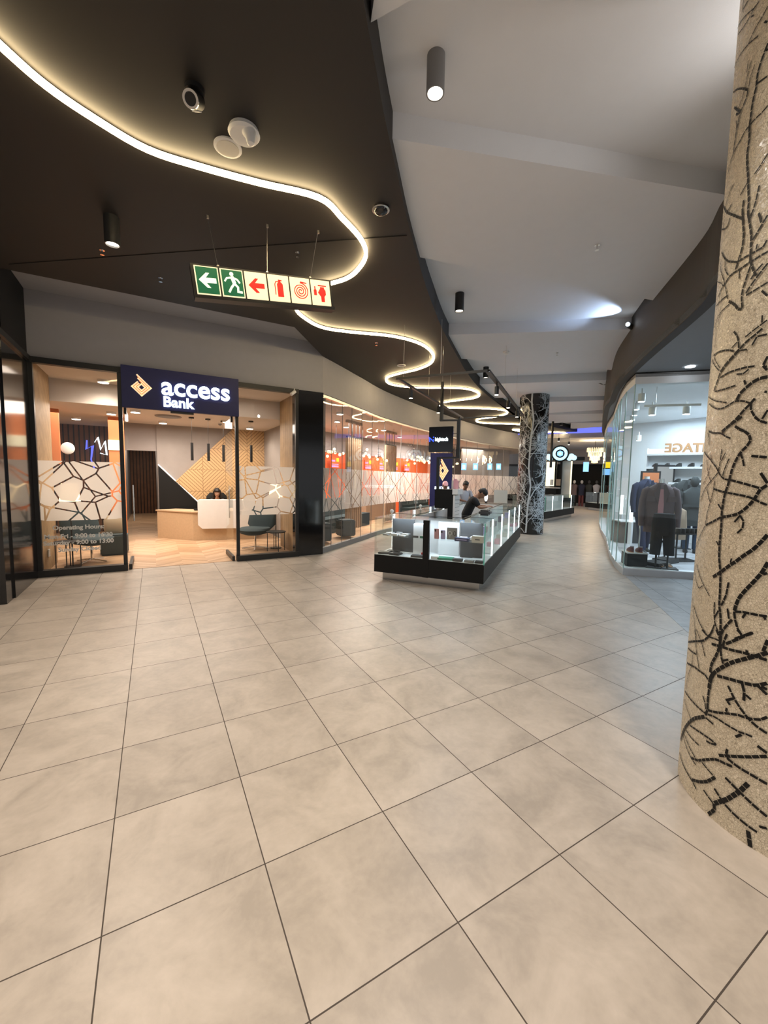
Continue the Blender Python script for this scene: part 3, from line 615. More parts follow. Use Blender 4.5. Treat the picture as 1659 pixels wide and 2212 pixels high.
area(6.0, 12.6, 3.40, 380, (1, .88, .76), 2.5, 2.0, (0, 0, radians(35))); area(10.5, 15.9, 3.40, 300, (1, .88, .76), 3.5, 1.6, (0, 0, radians(28))); area(15.5, 17.3, 3.40, 70, (1, .85, .65), 2, 1.0)
for i, p in enumerate(((4.55, 10.6), (5.1, 12.1), (5.9, 13.2), (7.4, 13.2), (9.2, 15.0), (12.5, 16.6))):
    downlight(*p, 3.5, ('round lounge light nearest the black pier', 'round lounge light above the booth', 'round lounge light over the booth end', 'round lounge light between the slat screens', 'round lounge light behind the hanging display', 'round lounge light at the far end of the lounge')[i], 12)
# navy totem with the bank emblem behind the kiosk
P = atd(952, 1100, 14.4)
tt = thing('bank_totem', 'navy upright panel with a glowing orange diamond emblem behind the kiosk', 'sign', (P.x, P.y, 0), radians(-37.3))
MB().box(-.40, .36, -.10, .10, 0, 2.6, bev=.01).build('panel', 'navy_panel', tt)
MB().add(text_mesh('access', .20, .006, .004), Matrix.Translation((.02, -.11, 1.42)) @ UP).build('lettering', 'sign_white', tt)
logo(tt, 'logo', .27, Matrix.Translation((.03, -.105, 2.0)) @ Matrix.Diagonal((.72, 1, 1.25, 1)), 'sign_cream', 'sign_orange')

# ------------------------------------------------------------------ light line and things on the ceiling
LED = smoothline([(-1.15, 2.9), (-.95, 3.22), (-.73, 3.48), (-.55, 3.66), (-.31, 3.8), (.03, 3.93), (.43, 3.91), (.87, 3.85), (1.39, 3.76), (1.7, 3.93), (2.01, 4.15), (2.2, 4.41), (2.26, 4.77), (2.22, 5.05), (2.06, 5.36), (1.95, 5.8), (1.96, 6.29), (2.27, 6.64), (2.63, 6.82), (3.1, 6.75), (3.84, 6.54), (4.51, 6.63), (5.1, 7.05), (5.42, 7.6), (5.45, 8.18), (5.3, 8.75), (5.27, 9.3), (5.74, 9.83), (6.58, 9.75), (7.66, 9.13), (8.5, 9.4), (8.85, 10.0), (8.6, 10.8), (8.56, 11.4), (9.2, 11.85), (10.1, 11.4), (11.13, 11.1), (11.87, 11.5), (12.2, 12.4), (12.1, 13.4), (13.0, 14.1), (14.75, 13.5), (16.2, 13.8), (16.4, 14.6), (16.0, 15.1), (17.2, 15.3), (18.2, 14.6), (19.3, 14.4), (19.9, 15.2)], 5)
def ribbon(pts, w, z0, z1):
    n = len(pts); L_, R_ = [], []
    for i, p in enumerate(pts):
        a = Vector(pts[max(i-1, 0)]); b = Vector(pts[min(i+1, n-1)]); t = (b-a).normalized()
        L_.append((p[0]-t.y*w/2, p[1]+t.x*w/2)); R_.append((p[0]+t.y*w/2, p[1]-t.x*w/2))
    m = MB(); v = [[m.bm.verts.new((q[i][0], q[i][1], z)) for i in range(n)] for q, z in ((L_, z0), (R_, z0), (R_, z1), (L_, z1))]
    for k in range(4):
        a, b = v[k], v[(k+1) % 4]
        for i in range(n-1): m.bm.faces.new((a[i], a[i+1], b[i+1], b[i]))
    for i in (0, n-1): m.bm.faces.new([v[k][i] for k in range(4)])
    return m
ls = thing('led_strip_light', 'long winding warm light line snaking across the dark ceiling', 'strip light')
ribbon(LED, .020, 4.284, 4.30).build('mounting_channel', 'black_metal', ls)
ribbon(LED, .038, 4.252, 4.284).build('light_tube', 'led_warm', ls)
def can(x, y, z, lab, body='black_metal', r=.07, h=.27, w=70, col=NEUT, glow='lamp_glow', ang=125):
    p = thing('cylinder_downlight', lab, 'ceiling light', (x, y, z), 0, 'cylinder downlights on the mall ceiling')
    m = MB(); m.loft([(0, 0, 0, r, r), (0, 0, -h, r, r), (0, 0, -h, r*.86, r*.86), (0, 0, -h+.035, r*.8, r*.8)], 28, True); hs = m.build('housing', body, p, True)
    MB().cyl(0, 0, -h+.018, -h+.034, r*.8, seg=24).build('lamp_lens', glow, hs)
    spot(x, y, z-h-.01, w, col, ang, .8, r*.7); return p
can(1.76, 2.49, 4.6, 'silver-grey cylinder downlight, brightest and nearest on the pale ceiling', 'mid_grey', .062, .24, 150, NEUT)
can(-.30, 5.16, 4.3, 'black cylinder downlight on the dark ceiling left of the exit sign', w=200, col=WARM)
can(4.23, 5.19, 4.6, 'black cylinder downlight on the pale ceiling right of the light line', w=170, col=COOL)
can(7.52, 8.08, 4.6, 'black cylinder downlight above the near corner of the hanging track', w=170, col=COOL)
can(11.2, 10.2, 4.6, 'black cylinder downlight just left of the black column top', w=160, col=COOL)
can(16.9, 12.95, 4.6, 'small black cylinder downlight right of the black column, far away', w=100, col=COOL)
# the same lamps go on behind the camera, plus one added for the column
for x, y in ((-2.6, 2.6), (-3.2, -.4), (-.6, 1.0), (-2.2, -3.0), (.6, -2.2), (-4.6, 4.6), (-5.5, 1.5)):
    spot(x, y, 4.22, 215, WARM, 135, .9, .06)
for x, y in ((1.9, .2), (2.2, -3.0), (1.1, -1.1)):  # last one is added unseen to brighten the mosaic column
    spot(x, y, 4.34, 150, (1, .92, .84), 130, .9, .06)
q = thing('bullet_camera', 'black bullet security camera with a round lens on the dark ceiling', 'security camera', (.31, 3.22, 4.3), radians(-25))
MB().cyl(0, 0, -.03, 0, .062, seg=24).build('base', 'black_metal', q, True)
mt = Matrix.Translation((0, .0, -.075)) @ Matrix.Rotation(radians(126), 4, 'X')
MB().cyl(0, 0, -.05, .09, .052, seg=24, mtx=mt).build('body', 'black_metal', q, True); MB().loft([(0, 0, .09, .052, .052), (0, 0, .1, .05, .05), (0, 0, .1, .036, .036), (0, 0, .092, .034, .034)], 24, False, mt).build('lens_ring', 'chrome', q, True)
MB().cyl(0, 0, .085, .092, .036, mtx=mt).build('lens', 'black_gloss', q); MB().box(-.02, .02, -.056, -.05, -.04, .04, mt).build('sticker', 'white_plastic', q)
q = thing('wifi_access_point', 'round white access point with a drooping nub on the dark ceiling', 'access point', (.66, 3.39, 4.3), 0)
MB().loft([(0, 0, 0, .105, .105), (0, 0, -.03, .115, .115), (0, 0, -.05, .10, .10), (0, 0, -.058, .04, .04)], 32).build('cover', 'white_plastic', q, True)
MB().loft([(.02, -.045, -.035, .06, .06), (.03, -.07, -.09, .036, .036), (.032, -.075, -.135, .026, .026), (.032, -.075, -.145, .012, .012)], 20).build('nub', 'white_plastic', q, True)
q = thing('ceiling_speaker', 'round white flush ceiling speaker beside the light line', 'speaker', (.58, 3.62, 4.3)); MB().loft([(0, 0, 0, .105, .105), (0, 0, -.012, .105, .105), (0, 0, -.014, .085, .085)], 32).build('rim', 'white_plastic', q, True); MB().cyl(0, 0, -.019, -.013, .084, seg=32).build('grille', 'cream_card', q)
q = thing('dome_camera', 'black smoked dome camera near the edge of the dark ceiling', 'security camera', (1.97, 3.64, 4.3)); MB().loft([(0, 0, 0, .078, .078), (0, 0, -.02, .085, .085), (0, 0, -.024, .07, .07)], 28).build('rim', 'steel', q, True); MB().sph(0, 0, -.02, .068, .068, .045).build('dome', 'black_gloss', q, True)
q = thing('smoke_detector', 'white smoke detector on the pale raft before the black column', 'smoke detector', (6.5, 6.4, 4.4)); MB().cyl(0, 0, -.03, 0, .06).cyl(0, 0, -.055, -.03, .035).build('cover', 'white_plastic', q, True)
q = thing('flush_downlight', 'white ringed flush downlight between two loops of the light line', 'ceiling light', (5.02, 8.17, 4.3)); MB().loft([(0, 0, 0, .10, .10), (0, 0, -.012, .10, .10), (0, 0, -.012, .075, .075), (0, 0, -.002, .07, .07)], 28, False).build('rim', 'white_plastic', q, True); MB().cyl(0, 0, -.006, -.002, .07).build('diffuser', 'mid_grey', q)
def sprinkler(x, y, z, lab):
    q = thing('sprinkler_head', lab, 'sprinkler', (x, y, z), 0, 'sprinkler heads'); MB().cyl(0, 0, -.006, 0, .028, seg=14).build('collar', 'chrome', q, True); MB().cyl(0, 0, -.05, -.006, .009, seg=10).cyl(0, 0, -.055, -.05, .022, seg=12).build('nozzle', 'chrome', q)
for a in ((1.52, 4.81, 4.3, 'sprinkler head on the dark ceiling above the exit sign'), (.15, 6.35, 4.3, 'sprinkler head on the dark ceiling left of the exit sign'), (3.79, 7.1, 4.3, 'sprinkler head inside the second loop of the light line'),
          (4.47, 3.07, 4.4, 'sprinkler head on the broad pale ceiling raft'), (7.46, 5.9, 4.4, 'sprinkler head on the raft right of the smoke detector'), (-.45, 5.95, 4.3, 'sprinkler head just below the left downlight')): sprinkler(*a)
# exit sign on wires
e0 = Vector((0, 0, CH)) + ray(420, 604)*3.93; e1 = Vector((0, 0, CH)) + ray(716, 636)*4.60
ang = math.atan2(e1.y-e0.y, e1.x-e0.x); Lx = math.hypot(e1.x-e0.x, e1.y-e0.y); zc = (e0.z+e1.z)/2; tilt = math.atan2(e1.z-e0.z, Lx)
es = thing('exit_sign', 'hanging lit strip of six green and red safety signs', 'sign', (e0.x, e0.y, e0.z), ang)
es.rotation_euler = (0, -tilt, ang)
PH = .262; pw = Lx/6
MB().box(-.02, Lx+.02, 0, .07, -PH/2-.03, PH/2+.02).box(-.02, Lx+.02, -.035, .07, -PH/2-.045, -PH/2-.015).build('sign_frame', 'black_metal', es)
def XZ(poly, d0, d1, ox, s=1.0, oz=0.0, th=.5):
    m = Matrix.Translation((ox, 0, oz)) @ Matrix(((s, 0, 0, 0), (0, 0, 1, 0), (0, s, 0, 0), (0, 0, 0, 1))); return poly, d0, d1, m
ARROW = [(-.42, 0), (-.05, .36), (.12, .36), (-.08, .12), (.42, .12), (.42, -.12), (-.08, -.12), (.12, -.36), (-.05, -.36)]
for k in range(6):
    cx = (k+.5)*pw; hw = pw/2-.009; g = k < 2
    MB().box(cx-hw, cx+hw, -.010, 0, -PH/2, PH/2).build('sign_panel', 'sign_lit', es)
    if g: MB().box(cx-hw+.010, cx+hw-.010, -.014, -.010, -PH/2+.010, PH/2-.010).build('green_panel', 'sign_green', es)
    s = .19; ic = MB(); mm = Matrix.Translation((cx, 0, 0)) @ Matrix(((s, 0, 0, 0), (0, 0, 1, 0), (0, s, 0, 0), (0, 0, 0, 1)))
    if k in (0, 2): ic.prism(ARROW, -.020, -.010, mm)
    if k == 1:
        def limb(p, w=.016): ic.tube([(cx+a*s, -.016, b*s) for a, b in p], w, 6)
        ic.cyl(cx-.02*s, .44*s, .010, .020, .10*s, mtx=Matrix(((1, 0, 0, 0), (0, 0, -1, 0), (0, 1, 0, 0), (0, 0, 0, 1))))
        limb([(-.02, .30), (.08, -.02)], .019); limb([(-.02, .27), (-.28, .22), (-.40, .05)], .009); limb([(.02, .27), (.25, .18), (.36, .02)], .009)
        limb([(.08, -.02), (-.10, -.24), (-.24, -.48)], .012); limb([(.08, -.02), (.24, -.20), (.22, -.42), (.44, -.44)], .011)
    if k == 3:
        ic.prism([(-.10, -.45), (.22, -.45), (.22, .20), (.15, .30), (.10, .32), (.10, .38), (.0, .38), (.0, .32), (-.05, .30), (-.10, .20)], -.018, -.010, mm); ic.tube([(cx+a*s, -.014, b*s) for a, b in [(.0, .36), (-.16, .33), (-.22, .20), (-.22, -.35)]], .005, 5); ic.tube([(cx-.02*s, -.014, .42*s), (cx+.18*s, -.014, .40*s)], .006, 5)
    if k == 4:
        ic.tube([(cx+(.05+.40*t)*s*cos(t*6.5*pi), -.014, (.05+.40*t)*s*sin(t*6.5*pi)-.03*s) for t in [i/70 for i in range(71)]], .0052, 5); ic.tube([(cx+.02*s, -.014, .46*s), (cx+.38*s, -.014, .42*s)], .006, 5)
    if k == 5:
        ic.prism([(-.02, -.5), (.18, -.5), (.18, -.22), (.28, -.1), (.28, .12), (.2, .22), (.2, .30), (-.04, .30), (-.04, .22), (-.12, .12), (-.12, -.1), (-.02, -.22)], -.018, -.010, mm); ic.tube([(cx-.16*s, -.014, .38*s), (cx+.34*s, -.014, .38*s)], .006, 5)
        ic.prism([(-.44, -.16), (-.28, -.16), (-.28, .12), (-.33, .16), (-.33, .32), (-.39, .32), (-.39, .16), (-.44, .12)], -.018, -.010, mm); ic.box(cx-.12*s-.01, cx-.1*s, -.016, -.010, -.01, .01)
    ic.build(('arrow_symbol', 'running_figure_symbol', 'arrow_symbol', 'extinguisher_symbol', 'hose_symbol', 'hydrant_symbol')[k], 'sign_pale' if g else 'sign_red', es)
bpy.context.view_layer.update()
inv = es.matrix_world.inverted()
for k, (px, py, f) in enumerate(((448, 465, .17), (577, 485, .515), (687, 498, .85))):
    a = inv @ atz(px, py, 4.3); MB().tube([a, (Lx*f, .03, PH/2+.02)], .0022, 5).box(a.x-.01, a.x+.01, a.y-.01, a.y+.01, a.z-.03, a.z).box(Lx*f-.01, Lx*f+.01, .02, .04, PH/2+.01, PH/2+.04).build('hanging_wire', 'steel', es)

# ------------------------------------------------------------------ the two tree columns
NEAR = [[0.0086,[150.2,3.879,147.2,3.863,142.1,3.851,137.8,3.826,130.5,3.845,117.0,3.875]],[0.0085,[145.5,3.797,137.8,3.826]],[0.0081,[144.1,3.957,140.5,3.96,131.8,4.002,119.7,4.055,112.8,4.072]],[0.008,[141.2,3.962,136.6,3.951,129.1,3.966,120.6,4.006]],[0.009,[133.9,4.055,127.4,4.067]],[0.0091,[127.7,4.109,126.9,4.057]],[0.0171,[152.2,3.709,150.5,3.685,148.3,3.648,146.9,3.612,147.4,3.574,146.0,3.532,145.2,3.495,144.9,3.44,144.6,3.411,145.5,3.342,144.6,3.303,145.0,3.247,146.4,3.194,147.5,3.128,148.8,3.054,148.7,3.005,150.3,2.954]],[0.0128,[147.4,3.576,150.1,3.569,152.4,3.564,153.8,3.559]],[0.0114,[152.5,3.676,151.0,3.694]],[0.0111,[155.3,3.424,151.4,3.415,147.8,3.419,144.5,3.413,141.6,3.413,138.6,3.397,134.1,3.385,130.9,3.377,127.3,3.356,124.2,3.315]],[0.0074,[142.1,3.72,139.3,3.676,138.0,3.629,135.5,3.588,132.6,3.577]],[0.0067,[139.1,3.745,138.7,3.69]],[0.0074,[144.7,3.681,142.1,3.646,141.5,3.606]],[0.0132,[121.0,3.732,128.9,3.693,135.4,3.648,140.9,3.6,141.1,3.583,139.5,3.559,137.1,3.55,134.9,3.537,134.4,3.509,132.8,3.482,131.9,3.442,130.9,3.377]],[0.0149,[126.4,3.625,131.5,3.578,134.7,3.551,134.4,3.536,129.8,3.571]],[0.0082,[131.3,3.53,132.8,3.482]],[0.0104,[157.5,3.206,155.0,3.184,150.6,3.157]],[0.009,[146.6,3.147,144.1,3.131,141.7,3.115]],[0.0131,[154.4,3.09,153.6,3.045,152.6,3.006,150.7,2.972]],[0.0094,[134.2,3.214,129.9,3.192,126.6,3.175,125.4,3.157]],[0.0092,[134.3,3.12,129.1,3.109]],[0.0168,[120.0,3.184,127.3,3.118,133.5,3.077,139.1,3.038,145.6,2.99]],[0.0148,[145.1,3.079,144.5,3.032,145.8,2.975]],[0.0157,[155.6,2.959,157.3,2.92]],[0.0117,[148.8,3.827,151.1,3.805]],[0.0104,[138.5,3.941,141.0,3.925]],[0.0159,[145.2,3.019,145.9,2.97,147.3,2.908,147.0,2.854,145.7,2.818,144.6,2.796,143.1,2.764]],[0.0169,[148.8,3.0,150.7,2.94,152.3,2.878,152.6,2.828,152.8,2.782,153.1,2.758,154.5,2.729,155.9,2.701,157.2,2.678]],[0.0141,[160.3,2.93,157.9,2.903,155.2,2.873,152.9,2.853]],[0.0142,[155.5,2.964,157.4,2.91]],[0.0101,[151.7,2.98,150.8,2.962]],[0.0108,[133.3,3.058,132.1,3.031,128.1,3.031,117.3,3.077]],[0.0062,[120.0,3.123,122.8,3.085,126.8,3.016,121.8,2.989]],[0.0144,[124.9,2.93,129.4,2.886,135.8,2.837,144.6,2.796,148.4,2.797,152.7,2.796,156.5,2.794,160.0,2.797,161.2,2.822]],[0.0112,[156.2,2.824,155.7,2.8]],[0.0142,[162.0,2.765,158.9,2.763,155.3,2.759,152.5,2.761,149.5,2.755,144.8,2.755,139.0,2.758,134.4,2.737,130.9,2.731,125.3,2.7]],[0.0103,[132.1,2.855,132.3,2.815,137.0,2.766]],[0.0099,[146.5,2.754,146.7,2.705]],[0.0089,[123.1,2.892,125.9,2.835,132.0,2.766,135.4,2.709,138.5,2.643]],[0.0074,[120.6,2.797,129.6,2.756,132.1,2.731]],[0.0139,[153.3,2.739,151.5,2.692,149.8,2.648,149.3,2.613,150.6,2.557]],[0.0194,[139.7,2.63,144.6,2.6,147.9,2.562,149.4,2.55,150.6,2.557]],[0.0124,[160.0,2.721,156.5,2.699,154.0,2.673]],[0.0137,[162.5,2.713,158.2,2.678,154.3,2.644,151.7,2.618]],[0.0123,[163.3,2.627,159.3,2.62,155.2,2.614,151.8,2.611]],[0.0134,[160.7,2.6,163.9,2.564]],[0.0102,[138.2,2.664,132.2,2.666,122.2,2.665]],[0.0087,[140.4,2.613,134.6,2.608,129.7,2.599,125.2,2.577,121.6,2.552]],[0.0058,[131.6,2.699,131.3,2.619,129.4,2.55,126.3,2.513,127.6,2.431]],[0.0106,[154.0,2.414,158.2,2.432,162.0,2.447,164.9,2.46]],[0.0106,[162.1,2.487,162.2,2.451]],[0.016,[162.7,2.427,159.0,2.407,154.8,2.391,151.0,2.365]],[0.0246,[151.0,2.365,146.6,2.338,139.7,2.305,137.1,2.286]],[0.0167,[137.1,2.286,134.5,2.246,131.0,2.201]],[0.0136,[146.0,2.464,149.6,2.427,150.6,2.37]],[0.0095,[149.2,2.405,145.2,2.385]],[0.0139,[125.8,2.399,133.9,2.4,141.1,2.388,145.3,2.377,147.7,2.364]],[0.0107,[151.7,2.358,156.1,2.352]],[0.01,[123.1,2.385,128.2,2.347,135.8,2.299]],[0.0085,[127.2,2.386,136.7,2.31]],[0.0132,[158.1,2.364,158.7,2.385,160.6,2.398,163.9,2.392,165.5,2.395]],[0.0134,[137.6,2.26,144.5,2.27,151.4,2.271,156.7,2.269,160.9,2.264]],[0.0119,[150.7,2.249,155.3,2.241,157.9,2.259]],[0.0168,[166.4,2.295,164.7,2.266,164.4,2.24,167.0,2.232]],[0.0129,[164.8,2.248,166.8,2.253]],[0.0235,[167.2,2.203,163.4,2.202,160.6,2.194,157.6,2.176,154.5,2.159,152.4,2.134,151.9,2.12]],[0.0157,[155.6,2.21,156.7,2.185]],[0.0122,[132.4,2.199,142.3,2.193,151.0,2.196]],[0.0097,[121.7,2.19,134.0,2.149,145.7,2.121]],[0.0121,[124.6,2.148,136.0,2.105,142.0,2.096,147.3,2.108,151.2,2.121,156.1,2.114,160.6,2.093]],[0.0183,[162.1,2.115,160.1,2.093,157.1,2.07,154.0,2.041,151.1,2.02,147.9,2.004,142.8,1.98]],[0.0154,[160.3,2.093,160.6,2.065,162.6,2.034,165.2,2.009,169.1,1.993]],[0.014,[168.6,2.054,167.2,2.038,166.3,2.012]],[0.0142,[152.6,1.999,154.6,1.983,158.7,1.969,161.0,1.951]],[0.0153,[166.3,2.138,167.9,2.133]],[0.0109,[128.1,2.0,134.8,1.983,142.9,1.975,144.7,1.962]],[0.0171,[156.2,2.039,152.9,2.022,147.8,2.001,143.2,1.973]],[0.0121,[128.7,1.995,134.6,1.981,143.2,1.973,147.0,1.952,150.6,1.941]],[0.0111,[127.0,1.991,131.0,1.95,130.6,1.919]],[0.0197,[152.5,1.998,155.7,1.978,159.7,1.962,162.0,1.934,161.7,1.911,159.4,1.889,156.9,1.867,154.9,1.834,153.0,1.791,152.1,1.752,151.3,1.712,149.7,1.672,148.9,1.621,148.5,1.57,149.1,1.519,149.0,1.468,149.0,1.407,149.4,1.346,150.7,1.296,151.6,1.247,152.0,1.186,152.4,1.104,153.8,1.056,154.5,0.996,154.6,0.949]],[0.014,[162.9,2.026,165.1,2.01,169.1,1.994]],[0.0141,[156.9,1.867,158.6,1.838,159.8,1.799]],[0.0177,[162.9,1.849,166.7,1.845,170.5,1.84]],[0.0134,[122.5,1.891,133.5,1.848,140.8,1.804,143.9,1.772,146.6,1.747,149.6,1.738,152.3,1.737]],[0.0166,[152.3,1.737,158.4,1.725,163.7,1.712,168.4,1.7]],[0.0217,[148.7,1.55,153.7,1.558,158.8,1.574,162.3,1.6,165.4,1.635,167.0,1.659,167.7,1.687,169.3,1.701,171.6,1.716]],[0.0161,[135.3,1.496,142.2,1.521,148.7,1.55]],[0.0188,[168.0,1.77,169.8,1.743,171.6,1.72]],[0.0154,[140.6,1.69,148.2,1.677,155.5,1.669,161.7,1.661,166.6,1.649,169.5,1.632,172.4,1.624]],[0.0095,[144.7,1.894,144.2,1.838,144.0,1.823,143.6,1.793,143.0,1.772,138.8,1.742,132.5,1.704,126.9,1.665,122.7,1.614]],[0.0079,[147.6,1.872,144.8,1.828]],[0.0092,[150.5,1.841,148.2,1.797,146.9,1.754]],[0.0082,[134.3,1.869,135.5,1.837]],[0.0076,[129.2,1.844,132.4,1.774,137.0,1.726]],[0.0076,[135.3,1.816,132.6,1.763,125.5,1.709]],[0.0082,[140.4,1.734,140.3,1.679,138.2,1.621,135.4,1.555,134.7,1.495,130.7,1.453,120.3,1.351]],[0.0082,[132.8,1.688,137.7,1.62]],[0.0132,[145.2,1.614,148.7,1.585]],[0.0141,[160.0,1.567,162.0,1.542,161.9,1.508,159.0,1.478]],[0.0142,[160.0,1.567,157.0,1.53]],[0.0119,[146.5,1.424,148.7,1.401]],[0.0245,[146.2,1.237,151.0,1.269,155.8,1.311,160.0,1.344,163.8,1.38,167.4,1.41,170.7,1.448,173.6,1.493]],[0.0117,[157.4,1.354,156.8,1.328]],[0.0244,[174.7,1.366,172.7,1.315,169.6,1.266,166.3,1.22,163.3,1.174,162.1,1.136,161.4,1.099]],[0.0171,[161.4,1.099,162.3,1.056,164.3,1.013,166.4,0.995]],[0.0177,[173.2,1.307,175.1,1.318]],[0.0181,[161.9,1.1,166.4,1.111,171.0,1.112,176.8,1.119]],[0.0156,[167.3,1.111,165.7,1.077]],[0.0154,[175.1,1.114,176.2,1.099]],[0.0083,[126.5,1.268,133.1,1.213,139.9,1.167,145.1,1.131]],[0.0078,[120.1,1.246,125.6,1.192,133.2,1.141,137.6,1.173]],[0.0159,[156.9,1.233,156.1,1.165,153.6,1.104]],[0.0108,[148.9,1.112,149.2,1.063,150.2,1.008,153.8,0.962]],[0.0146,[157.6,1.103,159.0,1.051]],[0.0135,[152.2,1.077,149.6,1.027]],[0.0187,[160.7,1.056,157.7,1.016,154.5,0.959]],[0.0144,[171.3,1.026,167.4,1.001,162.6,0.966]],[0.0099,[127.2,1.035,133.5,0.99,140.3,0.949,147.1,0.917]],[0.0065,[122.0,1.069,129.1,0.971,135.2,0.87]],[0.0123,[150.3,0.998,148.4,0.943,145.6,0.906]],[0.0168,[149.4,0.968,147.8,0.934,142.8,0.884,120.5,0.803]],[0.0085,[132.1,0.912,134.0,0.862,136.5,0.804,141.0,0.721]],[0.0084,[134.3,0.919,141.5,0.87,145.4,0.805]],[0.0119,[140.4,0.938,146.2,0.92,151.9,0.928,154.8,0.927]],[0.0222,[156.1,0.991,154.8,0.953,155.2,0.92,154.6,0.884,152.9,0.837,150.4,0.787,150.2,0.739]],[0.0161,[151.7,0.976,154.6,0.941,155.7,0.911,155.8,0.866,158.0,0.818]],[0.0174,[158.6,0.977,157.4,0.939,156.7,0.903]],[0.0146,[157.8,0.837,161.0,0.856]],[0.0214,[158.5,0.926,163.7,0.965,167.7,1.0,171.2,1.026]],[0.0185,[163.8,1.016,166.2,1.0]],[0.0202,[149.5,0.893,155.7,0.902,162.0,0.907,167.4,0.916,172.4,0.919,175.2,0.918,178.4,0.918]],[0.0171,[169.3,0.934,169.3,0.915]],[0.0211,[177.6,1.012,176.1,0.95]],[0.0277,[178.1,0.954,173.4,0.92,168.7,0.889,162.6,0.848,158.1,0.807,153.1,0.757,150.5,0.711]],[0.0333,[152.4,0.749,150.6,0.706,150.4,0.652]],[0.0201,[150.4,0.652,150.2,0.598,150.5,0.54,149.3,0.504]],[0.0109,[146.3,0.597,148.5,0.566,149.3,0.534]],[0.0127,[122.1,0.772,136.9,0.787]],[0.0156,[122.5,0.686,136.2,0.713,147.1,0.714,149.4,0.698]],[0.0072,[132.0,0.768,131.8,0.699,126.6,0.621,125.3,0.538]],[0.0233,[155.0,0.746,161.1,0.759,168.2,0.771,174.6,0.781,179.3,0.815]],[0.0187,[175.5,0.784,179.8,0.758]],[0.0186,[176.8,0.789,179.6,0.783]],[0.0177,[161.7,0.725,165.3,0.678,169.4,0.638,173.2,0.608,177.1,0.591,181.2,0.58]],[0.019,[168.5,0.769,169.9,0.727,170.0,0.684]],[0.016,[170.7,0.72,173.5,0.706]],[0.0179,[161.2,0.647,165.3,0.676]],[0.0179,[162.2,0.646,164.0,0.633]],[0.0165,[162.2,0.612,161.8,0.588]],[0.018,[150.9,0.542,156.0,0.557,162.2,0.584,168.1,0.607,172.2,0.611,177.7,0.63,180.6,0.66]],[0.0139,[122.9,0.518,135.6,0.52,143.0,0.517,149.1,0.515,155.5,0.532,159.6,0.531,163.3,0.528,167.8,0.528,170.4,0.525,173.3,0.538,175.5,0.534]],[0.0181,[167.8,0.494,170.7,0.522]],[0.0282,[149.0,0.496,140.8,0.444,135.1,0.392,129.4,0.329,123.8,0.254,121.9,0.211]],[0.014,[149.8,0.495,155.7,0.489]],[0.0143,[136.1,0.378,146.6,0.396,153.3,0.402,159.0,0.4,155.7,0.384,151.2,0.377]],[0.0115,[131.5,0.324,140.4,0.32,146.7,0.323]],[0.01,[129.4,0.29,136.1,0.263,144.4,0.238]],[0.01,[126.2,0.274,135.2,0.232,141.0,0.21,145.9,0.204]],[0.0082,[123.2,0.47,136.8,0.419]],[0.0192,[140.9,0.216,146.8,0.238,153.1,0.284,159.1,0.325,163.4,0.33,167.9,0.34]],[0.0113,[149.9,0.248,158.1,0.228]],[0.023,[143.1,0.104,149.1,0.133,154.4,0.17,159.4,0.23]],[0.0137,[121.6,0.135,132.8,0.114,142.6,0.101,147.5,0.078]],[0.0214,[160.1,0.352,166.9,0.388,174.2,0.429,182.1,0.477]],[0.0185,[164.4,0.41,163.8,0.378]],[0.02,[164.5,0.365,169.9,0.354,176.3,0.352,183.2,0.346]],[0.0209,[177.6,0.503,182.0,0.489]],[0.0204,[164.6,0.263,170.3,0.244,175.5,0.224,180.3,0.206,184.4,0.193]],[0.0302,[175.3,0.302,171.9,0.238,166.7,0.163,159.8,0.089]],[0.0247,[159.8,0.089,160.4,0.058,156.9,0.007]],[0.0132,[152.7,0.112,159.5,0.087]],[0.0177,[159.3,0.168,164.7,0.131,170.5,0.11,176.6,0.098,181.2,0.094]],[0.0275,[177.2,0.075,178.8,0.001]],[0.0174,[181.4,0.127,184.8,0.14]]]
def wrap(cx, cy, r, strokes, gap, lift, m=None, taper=False, seglen=None, wk=1.0):
    m = m or MB()
    for w, pts in strokes:
        w *= wk
        P = [(pts[i], pts[i+1]) for i in range(0, len(pts), 2)]
        xy = [(radians(t)*r, z) for t, z in P]
        # resample
        S_ = [0]; 
        for a, b in zip(xy, xy[1:]): S_.append(S_[-1]+math.hypot(b[0]-a[0], b[1]-a[1]))
        tot = S_[-1]
        if tot < .01: continue
        sl = seglen or max(.030, w*1.5); n = max(1, int(tot/sl))
        def at(s):
            for i in range(len(S_)-1):
                if s <= S_[i+1]+1e-9:
                    f = (s-S_[i])/max(1e-9, S_[i+1]-S_[i]); return Vector((xy[i][0]+(xy[i+1][0]-xy[i][0])*f, xy[i][1]+(xy[i+1][1]-xy[i][1])*f))
            return Vector(xy[-1])
        prev = None
        for k in range(n):
            s0 = tot*k/n; s1 = tot*(k+1)/n - gap
            p0 = at(s0); p1 = at(max(s0+.002, s1)); t = (p1-p0); 
            if t.length < 1e-6: continue
            t.normalize(); nn = Vector((-t.y, t.x))
            w0 = w*(1-.55*k/n if taper else 1)/2; w1 = w*(1-.55*(k+1)/n if taper else 1)/2
            if gap == 0 and prev: a, b = prev
            else: a, b = p0+nn*w0, p0-nn*w0
            c, d = p1-nn*w1, p1+nn*w1; prev = (d, c)
            vs = []
            for q in (a, b, c, d):
                th = q.x/r; vs.append(m.bm.verts.new((cx+(r+lift)*cos(th), cy+(r+lift)*sin(th), q.y)))
            try: m.bm.faces.new(vs)
            except ValueError: pass
    return m
c1 = thing('mosaic_column', 'huge cream mosaic column with black branches at the right edge', 'column', (2.92, .68, 0))
MB().cyl(0, 0, 0, 4.6, .5, seg=128).build('shaft', 'cream_mosaic', c1, True)
